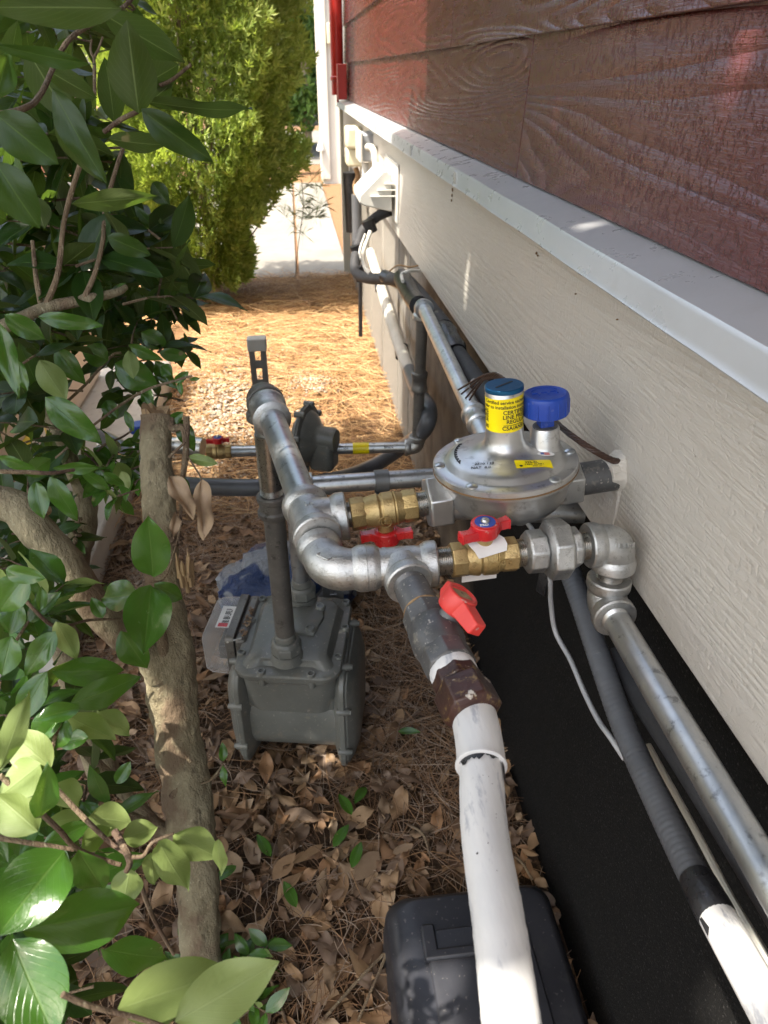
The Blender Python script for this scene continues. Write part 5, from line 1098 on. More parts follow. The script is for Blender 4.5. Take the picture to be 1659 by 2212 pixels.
for k in range(27000):
    z = 0.10+2.35*random.random()**0.92; q = random.uniform(0, 2*PI); env = float(np.interp(z, [0.1, 0.5, 0.9, 1.4, 2.5], [0.33, 0.44, 0.55, 0.68, 0.70]))*(1.0 if z < 1.6 else max(0.25, 1-(z-1.6)*0.42))
    lump = 0.78+0.46*mnoise.noise(V(math.cos(q)*1.8, math.sin(q)*1.8, z*3.3))+0.16*mnoise.noise(V(math.cos(q)*6, math.sin(q)*6, z*9))
    rad = env*lump*(random.random()**0.22)
    if z < 0.45 and math.cos(q) > 0.2: rad *= 0.72
    c = TB+V(math.cos(q)*rad*1.02, math.sin(q)*rad, z); out = V(math.cos(q), math.sin(q), 0)
    d_ = (out*0.8+V(0, 0, 0.75)+V(random.gauss(0, .35), random.gauss(0, .35), random.gauss(0, .3))).normalized(); nn = (out.cross(V(0, 0, 1))+V(random.gauss(0, .5), random.gauss(0, .5), random.gauss(0, .4))).normalized()
    spray(c, d_, nn, random.uniform(0.042, 0.074))
cr = np_mesh('foliage', [tuple(v) for v in vs], fs, 'thuja', origin=tuple(TB), smooth=False); cr.parent = av; cr.location = (0, 0, 0)

ps_ = at(655, 450, Y=4.75)
sp = thing('pine_seedling', V(ps_.x, 4.75, 0), 'wispy young pine with radiating needles at the edge of the driveway', 'pine seedling')
b = MB(); b.tube(bez([V(ps_.x-0.08, 4.75, 0), V(ps_.x-0.04, 4.75, 0.25), ps_, ps_+V(0.0, 0, 0.16)], 5), 0.0025, 8); part(b, 'stem', 'twig', sp)
b = MB()
for k in range(26):
    needles_fan(b, ps_+V(random.gauss(0, 0.075), random.gauss(0, 0.06), random.gauss(0, 0.10)), random.uniform(0.07, 0.13), 34, 0.0005)
part(b, 'needles', 'pineneedle', sp)
b = MB(); rc_ = V(-0.12, 4.12, 0.03); b.tube([rc_+V(0.17*math.cos(k*PI/12), 0.11*math.sin(k*PI/12), 0.004*math.sin(k)) for k in range(25)], 0.006, 8); tag(b.build('irrigation_ring', 'rust'), 'brown ring of hose on the mulch beside the arborvitae', 'hose ring')

def leafcloud(name, cs, n, size, mat, origin, parent, flat=0.7, seed=1):
    """n leaf-sized quads spread through lumpy ellipsoids"""
    rg = np.random.default_rng(seed); V_ = []; cs = np.array(cs, dtype=float); wts = (cs[:, 3]*cs[:, 4]*cs[:, 5])**0.67; wts /= wts.sum(); pick = rg.choice(len(cs), n, p=wts)
    d = rg.normal(size=(n, 3)); d /= np.linalg.norm(d, axis=1)[:, None]; r = rg.random(n)**0.4*(0.8+0.35*np.sin(d[:, 0]*7+pick)*np.cos(d[:, 2]*6+d[:, 1]*5))
    c = cs[pick, :3]+d*r[:, None]*cs[pick, 3:6]
    a = rg.normal(size=(n, 3)); a /= np.linalg.norm(a, axis=1)[:, None]; e = rg.normal(size=(n, 3)); e[:, 2] *= 0.5; e -= a*(a*e).sum(1)[:, None]; e /= np.linalg.norm(e, axis=1)[:, None]
    s = size*rg.uniform(0.6, 1.3, n)[:, None]; m = np.cross(a, e)*0.12*s
    v = np.stack([c-a*s*0.55, c-e*s*0.27+m, c+a*s*0.55, c+e*s*0.27+m], 1).reshape(-1, 3); f = np.arange(4*n).reshape(n, 4)
    o = np_mesh(name, v, f, mat, origin=tuple(origin), smooth=False)
    if parent is not None: o.parent = parent; o.location = (0, 0, 0)
    return o
def tree(x, y, h, r, n, size, label, cat='tree', mat='fartree', seed=1, low=0.25):
    t = thing('leafy_tree', (x, y, 0), label, cat, 'trees and bushes far behind the house'); b = MB()
    b.tube([V(x, y, -0.1), V(x+0.05, y, h*0.4), V(x-0.05, y, h*0.85)], [h*0.018, h*0.013, h*0.006], 10)
    random.seed(seed); cs = []
    for k in range(9):
        q = random.uniform(0, 6.28); rr_ = r*random.uniform(0.2, 0.7)*(0.2 if k < 4 else 1); z = h*(low+(0.9-low)*(random.random() if k > 3 else (k+0.5)/4)); cs.append((x+rr_*math.cos(q), y+rr_*math.sin(q), z, r*random.uniform(.4, .65), r*random.uniform(.4, .65), r*random.uniform(.3, .5)))
        b.tube([V(x, y, z*0.6), V(cs[-1][0], cs[-1][1], z)], [h*0.012, h*0.004], 6)
    part(b, 'trunk', 'bark', t); leafcloud('crown', cs, n, size, mat, (x, y, 0), t, seed=seed)
tree(-0.6, 12.6, 5.5, 1.6, 14000, 0.15, 'mid green tree showing between arborvitae and cream house corner', seed=3, low=0.30)
tree(0.25, 13.0, 4.6, 0.9, 7000, 0.13, 'bright bushy tree touching the cream house corner', seed=5, low=0.06)
tree(1.6, 19.5, 8, 2.4, 9000, 0.26, 'tall tree far behind the cream corner', seed=6)
tree(-1.6, 20.5, 9, 2.6, 9000, 0.26, 'tall dark tree beyond the street behind the arborvitae', seed=7)
tree(-4.2, 17.0, 6, 1.7, 5000, 0.16, 'round tree beyond the street to the left of the arborvitae', seed=8)
tree(-6.6, 11.8, 3.2, 0.8, 2500, 0.11, 'small yellow green tree before the pale blue house', seed=9)
leafcloud('low_bush', [(0.10, 10.6, 0.32, 0.14, 0.12, 0.22), (0.02, 10.5, 0.2, 0.18, 0.15, 0.14)], 700, 0.05, 'fartree', (0.08, 10.6, 0), None, seed=12)
tag(bpy.data.objects['low_bush'], 'low bright bush at the foot of the cream house corner', 'bush')
nh = thing('blue_house', (-8.2, 15.5, 0), 'pale blue sided house glimpsed through the leaves at upper left', 'house')
b = MB(); b.box((-8.2, 17.5, 2.0), 6.5, 4, 4.2); part(b, 'wall', 'bluesiding', nh)
b = MB()
for k in range(24): b.box((-8.2, 15.495, 0.2+k*0.17), 6.5, 0.012, 0.012)
part(b, 'lap_line', 'bluesiding', nh)
b = MB(); b.prism([(-3.6, 0), (3.6, 0), (0, 1.8)], (-8.2, 20.0, 4.1), V(1, 0, 0), V(0, 0, 1), 5.2) ; part(b, 'roof', 'roof', nh)
for x in (-10.2, -9.2, -6.6):
    b = MB(); b.box((x, 15.48, 2.4), 0.7, 0.04, 1.3); f_ = part(b, 'window', 'pillar', nh); 
    b = MB(); b.box((x, 15.455, 2.4), 0.55, 0.02, 1.1); g_ = part(b, 'pane', 'darkglass', nh)
bw_ = MB(); bw_.box((-3.7, 9.6, 0.45), 1.6, 0.25, 0.9); tag(bw_.build('brick_wall', 'terracotta', bev=0.01), 'low terracotta wall glimpsed between dark privet leaves', 'wall')
def car(x, y, label):
    t = thing('parked_car', (x, y, 0.05), label, 'car'); side_ = [(-2.1, 0.35), (2.1, 0.35), (2.15, 0.75), (1.3, 0.95), (0.7, 1.42), (-1.0, 1.45), (-1.8, 0.98), (-2.15, 0.85)]
    b = MB(); b.prism(side_, (x, y+0.85, 0.05), V(1, 0, 0), V(0, 0, 1), 1.7); part(b, 'body', 'carpaint', t, bev=0.06, segs=3)
    b = MB(); b.prism([(-1.5, 0.98), (1.15, 0.98), (0.62, 1.34), (-0.95, 1.36)], (x, y-0.855, 0.05), V(1, 0, 0), V(0, 0, 1), 0.02); part(b, 'window', 'darkglass', t)
    for dx in (-1.35, 1.35):
        for dy in (-0.78, 0.78): b = MB(); b.lathe([(-0.1, 0.28), (-0.08, 0.32), (0.08, 0.32), (0.1, 0.28)], (x+dx, y+dy, 0.36), V(0, 1, 0), 20); part(b, 'wheel', 'tyre', t)
car(0.9, 14.4, 'silver car glimpsed beside the cream house corner')
car(-10.6, 13.6, 'silver car glimpsed through leaves at the upper left')

# ================================================================== GROUND LITTER
def scatter(n, x0, x1, y0, y1, keep=None, rg=RNG):
    p = np.stack([rg.uniform(x0, x1, n), rg.uniform(y0, y1, n)], 1)
    if keep is not None: p = p[keep(p[:, 0], p[:, 1])]
    return p
def mask_ok(x, y): return (x < 0.33) & ~((x > -1.8) & (x < -0.565) & (y > 1.25) & (y < 3.8))
def nz(x, y, s, o=0): return np.array([mnoise.noise(V(a*s, c*s, o)) for a, c in zip(x, y)])
p = scatter(24000, -1.9, 0.33, 1.85, 4.86, mask_ok)
bare = np.exp(-(((p[:, 0]+0.33)/0.16)**2+((p[:, 1]-2.72)/0.42)**2)); p = p[RNG.random(len(p)) > bare*0.93]
bare = np.exp(-(((p[:, 0]-0.03)/0.05)**2+((p[:, 1]-2.95)/0.07)**2)); p = p[RNG.random(len(p)) > bare*0.9]
n = len(p); fl = 2.2*nz(p[:, 0], p[:, 1], 1.3, 5)
z = 0.006+0.040*RNG.random(n)**1.5+0.010*nz(p[:, 0], p[:, 1], 2.5)
c3 = np.column_stack([p, z]); v, f = ribbons(c3, fl*1.6+RNG.normal(0, 0.9, n), RNG.normal(0, 0.16, n), RNG.uniform(0.10, 0.20, n), RNG.normal(0, 0.16, n), RNG.uniform(0.0016, 0.0028, n), 5)
tag(np_mesh('pine_straw', v, f, 'straw'), kind='stuff')
p = scatter(560, -1.2, 0.3, 4.25, 4.8); n = len(p); c3 = np.column_stack([p, 0.03+0.03*RNG.random(n)]); v, f = ribbons(c3, RNG.uniform(0, 6.3, n), RNG.normal(0, 0.5, n), RNG.uniform(0.1, 0.2, n), RNG.normal(0, 0.15, n), RNG.uniform(0.0014, 0.002, n), 5)
tag(np_mesh('straw_edge', v, f, 'straw'), kind='stuff')
p = scatter(21000, -0.75, 0.33, 0.25, 2.0, mask_ok); n = len(p)
dens = 0.5+0.9*nz(p[:, 0], p[:, 1], 3.0, 9)+0.7*(p[:, 1]-0.9); p = p[RNG.random(n) < np.clip(dens, 0.25, 1)]; n = len(p)
c3 = np.column_stack([p, 0.008+0.022*RNG.random(n)]); v, f = ribbons(c3, RNG.uniform(0, 6.3, n), RNG.normal(0, 0.14, n), RNG.uniform(0.04, 0.14, n), RNG.normal(0, 0.14, n), RNG.uniform(0.0009, 0.0017, n), 5)
tag(np_mesh('pine_needles', v, f, 'oldstraw'), kind='stuff')
# leaves on the ground
def litter(n, x0, x1, y0, y1, smin, smax, keep=None, zb=0.012, nu=6, nv=2):
    b = MB(); uv = []
    for k in range(n):
        x = random.uniform(x0, x1); y = random.uniform(y0, y1)
        if keep and not keep(x, y): continue
        L = random.uniform(smin, smax); q = random.uniform(0, 6.3); z = zb+0.02*random.random(); d_ = V(math.cos(q), math.sin(q), random.gauss(0, 0.16)).normalized()
        nn = V(random.gauss(0, 0.28), random.gauss(0, 0.28), 1 if random.random() < 0.6 else -1).normalized(); c = V(x, y, z)
        leaf(b, c-d_*L/2, c+d_*L/2, L*random.uniform(0.36, 0.52), nn, curl=random.uniform(-0.22, 0.28), fold=random.uniform(0.02, 0.5)*random.choice((1, 1, -0.6)), nu=nu, nv=4, uvs=uv, wave=random.uniform(0, 1.6), shape=random.uniform(0.34, 0.58))
    return b, uv
def kp(x, y):
    if x > 0.32: return False
    if x < -0.56 and y > 1.25: return False
    dens = 1.0 if y < 1.0 else max(0.05, 1.0-(y-1.0)*0.9)
    return random.random() < dens*(0.55+0.9*mnoise.noise(V(x*3, y*3, 1))+0.45*(x < 0.12))
b, uv = litter(3300, -0.75, 0.33, 0.30, 2.0, 0.022, 0.072, kp); b2, uv2 = litter(230, 0.285, 0.347, 0.30, 1.8, 0.022, 0.05, zb=0.02)
b.f += [tuple(i+len(b.v) for i in f) for f in b2.f]; b.v += b2.v; uv += uv2
tag(build_leaves(b, uv, 'dry_leaf_litter', 'deadleaf', origin=(0, 0, 0)), kind='stuff')
b, uv = litter(60, -0.3, 0.3, 2.0, 3.4, 0.035, 0.06); tag(build_leaves(b, uv, 'scattered_dry_leaves', 'deadleaf', origin=(0, 0, 0)), kind='stuff')
# pale gravel patches
b = MB()
def pebble(c, r):
    vs_ = []; base = [(1, 0, 0), (-1, 0, 0), (0, 1, 0), (0, -1, 0), (0, 0, 1), (0, 0, -1)]
    for d_ in base: vs_.append(V(c[0]+d_[0]*r*random.uniform(.7, 1.3), c[1]+d_[1]*r*random.uniform(.7, 1.3), c[2]+d_[2]*r*random.uniform(.5, .9)))
    b.add(vs_, [(0, 2, 4), (2, 1, 4), (1, 3, 4), (3, 0, 4), (2, 0, 5), (1, 2, 5), (3, 1, 5), (0, 3, 5)])
for k in range(2600):
    x = random.gauss(-0.36, 0.16); y = random.gauss(2.66, 0.40); 
    if x > -0.56: pebble((x, y, gh(x, y)+0.006+random.random()*0.006), random.uniform(0.004, 0.010))
for k in range(2000):
    x = -0.50+abs(random.gauss(0, 0.05)); y = random.uniform(1.1, 2.2); x = max(x, -0.56); pebble((x, y, gh(x, y)+0.008), random.uniform(0.003, 0.007))
for k in range(200):
    x = random.gauss(0.03, 0.04); y = random.gauss(2.95, 0.06); pebble((x, y, 0.022), random.uniform(0.004, 0.010))
for k in range(160):
    x = random.uniform(-0.5, 0.31); y = random.uniform(0.5, 2.0); pebble((x, y, gh(x, y)+0.014), random.uniform(0.0015, 0.0035))
tag(b.build('gravel', 'gravel', origin=(0, 0, 0), ang=20), kind='stuff')
# twigs lying at the front
b = MB()
for (a, c) in (((860, 1985), (770, 2212)), ((880, 1780), (930, 1850)), ((830, 2060), (700, 2200)), ((520, 2040), (620, 2212)), ((1150, 1900), (1075, 1840))):
    p0 = at(*a, Z=0.035); p1 = at(*c, Z=0.030); m_ = (p0+p1)/2+V(0.008, 0.006, 0.006); b.tube(bez([p0, m_, p1], 6), 0.0022, 7)
tag(b.build('fallen_twigs', 'twig'), kind='stuff')
# ================================================================== PRIVET
random.seed(21)
pv = thing('privet_shrub', at(432, 2075, dep=1.03)*V(1, 1, 0).x if False else V(-0.205, 0.60, 0), 'big privet shrub with a sawn off bare trunk and glossy leaves filling the left side', 'shrub')
def limb(pts, rads, name, mat='bark', n=20, lump=0.10, k=8):
    P = bez(pts, k); R_ = [float(np.interp(i/(len(P)-1), np.linspace(0, 1, len(rads)), rads)) for i in range(len(P))]
    b = MB(); b.tube(P, R_, n)
    for i, v in enumerate(b.v):
        p = Vector(v); c = P[min(i//n, len(P)-1)]; q = 1+lump*mnoise.noise(p*22)+lump*0.6*mnoise.noise(p*70)+lump*0.3*mnoise.noise(p*160); b.v[i] = tuple(c+(p-c)*q)
    return b, P, R_
TP = [(V(-0.205, 0.60, -0.05)), at(432, 2060, dep=1.03), at(428, 1900, dep=0.985), at(405, 1740, dep=0.94), at(385, 1600, dep=0.915), at(370, 1480, dep=0.90), at(362, 1380, dep=0.89), at(352, 1270, dep=0.885), at(345, 1150, dep=0.88), at(341, 1050, dep=0.875), at(338, 960, dep=0.87), at(337, 897, dep=0.87)]
b, P_, R_ = limb(TP, [0.029, 0.0275, 0.0268, 0.0315, 0.0295, 0.0300, 0.0300, 0.0205, 0.0205, 0.0195, 0.0190, 0.0178], 'trunk', n=56, lump=0.17, k=16)
# knots
for (px, py, r) in ((430, 1600, 0.010), (425, 1722, 0.009), (362, 1400, 0.010), (440, 1300, 0.007), (418, 1545, 0.008), (385, 1075, 0.010), (360, 1165, 0.006), (330, 1350, 0.008)):
    c = at(px, py, dep=0.872); vs0 = []
    for i, v in enumerate(b.v):
        p = Vector(v); d_ = (p-c).length
        if d_ < r*2.6: p += (V(0, 0, CAMH)-p).normalized()*r*0.75*math.exp(-(d_/r)**2)*(1-1.5*math.exp(-(d_/(r*0.35))**2)); b.v[i] = tuple(p)
part(b, 'trunk', 'bark', pv)
tp = at(337, 893, dep=0.87)
b = MB(); N_ = 22; top = []; bot = []
for k in range(N_):
    q = 2*PI*k/N_; r = 0.0172+0.001*random.random(); top.append(tp+V(r*math.cos(q)*0.92, r*math.sin(q)*0.92, 0.001+random.uniform(0, 0.006)+0.006*(math.cos(q) < -0.2))); bot.append(tp+V(r*math.cos(q)*0.97, r*math.sin(q)*0.97, -0.012))
b.loft([bot, top, [tp+(v-tp)*0.6-V(0, 0, 0.002) for v in top]]); part(b, 'broken_top', 'cutwood', pv)
b = MB(); o = at(392, 1225, dep=0.865)
for k in range(14):
    s0 = o+V(random.uniform(-.006, .010), random.uniform(-.006, .004), random.uniform(-0.03, 0.0)); e = s0+V(random.uniform(-0.002, 0.006), random.uniform(-.002, .002), random.uniform(0.01, 0.034)); b.tube([s0-V(0, 0, 0.01), s0.lerp(e, .5), e], [0.003, 0.0024, 0.0006], 5)
part(b, 'torn_wood', 'cutwood', pv)
def br(pts, rads, mat='bark', n=16, lump=0.12): 
    b, P, R_ = limb(pts, rads, 'branch', n=n, lump=lump); part(b, 'branch', mat, pv)
br([at(352, 1455, dep=0.885), at(315, 1405, dep=0.87), at(250, 1360, dep=0.84), at(190, 1290, dep=0.81), at(140, 1215, dep=0.79), at(85, 1150, dep=0.77), at(40, 1098, dep=0.76), at(-30, 1080, dep=0.75)], [0.021, 0.019, 0.0185, 0.0180, 0.0185, 0.0190, 0.0190, 0.018], n=28)
b = MB(); q = at(100, 1102, dep=0.772); b.lathe([(0, 0.006), (0.003, 0.0045), (0.003, 0)], q, V(0.7, -0.3, 0.6), 12); part(b, 'branch_scar', 'cutwood', pv)
br([at(395, 1800, dep=0.95), at(345, 1790, dep=0.94), at(300, 1745, dep=0.92), at(255, 1700, dep=0.90), at(200, 1640, dep=0.88), at(150, 1575, dep=0.86)], [0.014, 0.011, 0.0085, 0.0078, 0.007, 0.0065])
br([at(330, 1775, dep=0.93), at(250, 1770, dep=0.90), at(180, 1785, dep=0.88), at(60, 1800, dep=0.86), at(-20, 1830, dep=0.85)], [0.010, 0.011, 0.012, 0.013, 0.014])
br([at(360, 1420, dep=0.875), at(353, 1400, dep=0.862), at(345, 1368, dep=0.855)], [0.008, 0.0075, 0.007], 'twig', lump=0.2)
b = MB(); q = at(345, 1364, dep=0.855); 
for k in range(7): b.tube([q+V(0.004*math.cos(k), 0.004*math.sin(k), -0.004), q+V(0.005*math.cos(k), 0.005*math.sin(k), 0.004+0.004*random.random())], [0.003, 0.0015], 5)
part(b, 'stub_end', 'cutwood', pv)
# second leaning limb at the left (behind) and its base
br([at(140, 1400, dep=1.2), at(150, 1290, dep=1.15), at(165, 1200, dep=1.12), at(185, 1120, dep=1.10), at(180, 1060, dep=1.08), at(158, 1010, dep=1.05), at(125, 925, dep=1.0), at(80, 860, dep=0.98), at(60, 830, dep=0.97)], [0.022, 0.022, 0.022, 0.019, 0.015, 0.012, 0.010, 0.009, 0.008], n=20)
br([V(-0.42, 0.95, -0.05), V(-0.415, 0.93, 0.15), at(140, 1400, dep=1.2)], [0.03, 0.028, 0.022], n=16)
br([at(-30, 725, dep=0.72), at(40, 690, dep=0.73), at(100, 665, dep=0.74), at(170, 650, dep=0.75), at(250, 632, dep=0.77), at(272, 620, dep=0.78)], [0.0075, 0.0065, 0.006, 0.0058, 0.0045, 0.003], n=14)
for pts, r in (([at(180, 648, dep=.75), at(205, 590, dep=.75), at(222, 520, dep=.75), at(230, 440, dep=.76), at(262, 330, dep=.77), at(280, 300, dep=.78)], .0028),
               ([at(95, 668, dep=.74), at(125, 590, dep=.73), at(140, 470, dep=.72), at(175, 350, dep=.70), at(190, 310, dep=.70)], .0030),
               ([at(90, 665, dep=.74), at(78, 600, dep=.74), at(70, 520, dep=.74)], .0028),
               ([at(-20, 250, dep=.6), at(50, 235, dep=.6), at(90, 200, dep=.62), at(150, 85, dep=.66), at(260, 20, dep=.7), at(310, -30, dep=.72)], .0026),
               ([at(205, 205, dep=.78), at(204, 150, dep=.78), at(203, 120, dep=.78)], .0022), ([at(203, 125, dep=.78), at(196, 110, dep=.78), at(198, 85, dep=.78)], .0016), ([at(203, 125, dep=.78), at(213, 105, dep=.78), at(222, 80, dep=.78)], .0016),
               ([at(225, 285, dep=.66), at(262, 258, dep=.65), at(298, 240, dep=.64), at(320, 222, dep=.63)], .0024),
               ([at(345, 185, dep=.68), at(372, 172, dep=.68), at(412, 140, dep=.68)], .0018),
               ([at(-20, 1018, dep=.62), at(60, 1020, dep=.63), at(110, 1022, dep=.64), at(160, 1015, dep=.66)], .0022),
               ([at(110, 1000, dep=.9), at(200, 920, dep=.9), at(300, 850, dep=.9), at(372, 824, dep=.9), at(415, 812, dep=.9)], .0020),
               ([at(130, 880, dep=.95), at(180, 835, dep=.95), at(240, 770, dep=.95), at(262, 762, dep=.95)], .0022),
               ([at(190, 1005, dep=.95), at(220, 965, dep=.95), at(262, 945, dep=.95), at(285, 930, dep=.95)], .0018),
               ([at(395, 1122, dep=.86), at(360, 1240, dep=.84), at(330, 1258, dep=.82), at(300, 1270, dep=.82)], .0010),
               ([at(0, 1675, dep=.45), at(60, 1730, dep=.46), at(125, 1790, dep=.47), at(165, 1832, dep=.48), at(240, 1862, dep=.49), at(262, 1868, dep=.49)], .0020),
               ([at(-10, 1808, dep=.47), at(70, 1822, dep=.48), at(160, 1835, dep=.49)], .0020),
               ([at(110, 1690, dep=.52), at(175, 1760, dep=.51), at(240, 1822, dep=.50), at(282, 1850, dep=.49)], .0018),
               ([at(248, 1796, dep=.50), at(268, 1830, dep=.49), at(280, 1862, dep=.49), at(272, 1884, dep=.49)], .0026),
               ([at(282, 1852, dep=.49), at(310, 1848, dep=.49), at(330, 1820, dep=.49), at(375, 1800, dep=.49)], .0014),
               ([at(300, 1900, dep=.52), at(330, 1980, dep=.56), at(375, 2062, dep=.60)], .0020),
               ([at(135, 2148, dep=.36), at(200, 2175, dep=.37), at(300, 2200, dep=.38), at(420, 2240, dep=.39)], .0016),
               ([at(35, 1268, dep=.6), at(65, 1308, dep=.6), at(122, 1354, dep=.62), at(190, 1340, dep=.66), at(260, 1337, dep=.70)], .0017),
               ([at(137, 1540, dep=.5), at(120, 1590, dep=.5), at(103, 1655, dep=.5)], .0018), ([at(370, 1722, dep=.9), at(385, 1700, dep=.9)], .004),
               ([at(405, 1700, dep=.93), at(455, 1685, dep=.9), at(478, 1655, dep=.88), at(482, 1645, dep=.88)], .0013), ([at(455, 1685, dep=.9), at(481, 1652, dep=.88)], .001),
               ([at(255, 1072, dep=.86), at(300, 1057, dep=.865)], .0012), 
               ([at(368, 905, dep=.87), at(372, 925, dep=.865), at(395, 925, dep=.86), at(402, 960, dep=.86), at(398, 1010, dep=.86), at(392, 1042, dep=.86)], .0048),
               ([at(402, 900, dep=.86), at(403, 940, dep=.86), at(397, 1000, dep=.86)], .0042),
               ([at(365, 988, dep=.86), at(400, 955, dep=.855)], .0022), ([at(405, 985, dep=.86), at(418, 1005, dep=.86), at(433, 1030, dep=.86), at(435, 1040, dep=.86)], .0014),
               ([at(392, 1060, dep=.88), at(390, 1120, dep=.88), at(384, 1180, dep=.88)], .0022)):
    b, P, R_ = limb(pts, [r, r*0.9, r*0.7], 'twig', n=8, lump=0.15); part(b, 'twig', 'twig', pv)
LB, LU = MB(), []       # named leaves, seen one by one
DB, DU = MB(), []       # deep and upper leaves, with shade put into their colour
def hl(bx, by, tx, ty, wpx, dep, dt=0.0, front=1, roll=0.0, curl=0.12, fold=0.2, dark=0, wave=0.35, shape=0.44):
    a = at(bx, by, dep=dep); c = at(tx, ty, dep=dep+dt); m = (a+c)/2; w_ = wpx*dep/FPX; d_ = (c-a).normalized()
    n = (V(0, 0, CAMH)-m).normalized(); n = (n-d_*n.dot(d_)).normalized(); s = d_.cross(n); n = n*math.cos(roll)+s*math.sin(roll)
    w_ /= max(0.35, abs(math.cos(roll))); B_, U_ = (DB, DU) if dark else (LB, LU)
    leaf(B_, a, c, w_*1.06, n*front, curl=curl*front, fold=fold, nu=12, nv=6, uvs=U_, wave=wave, shape=shape)
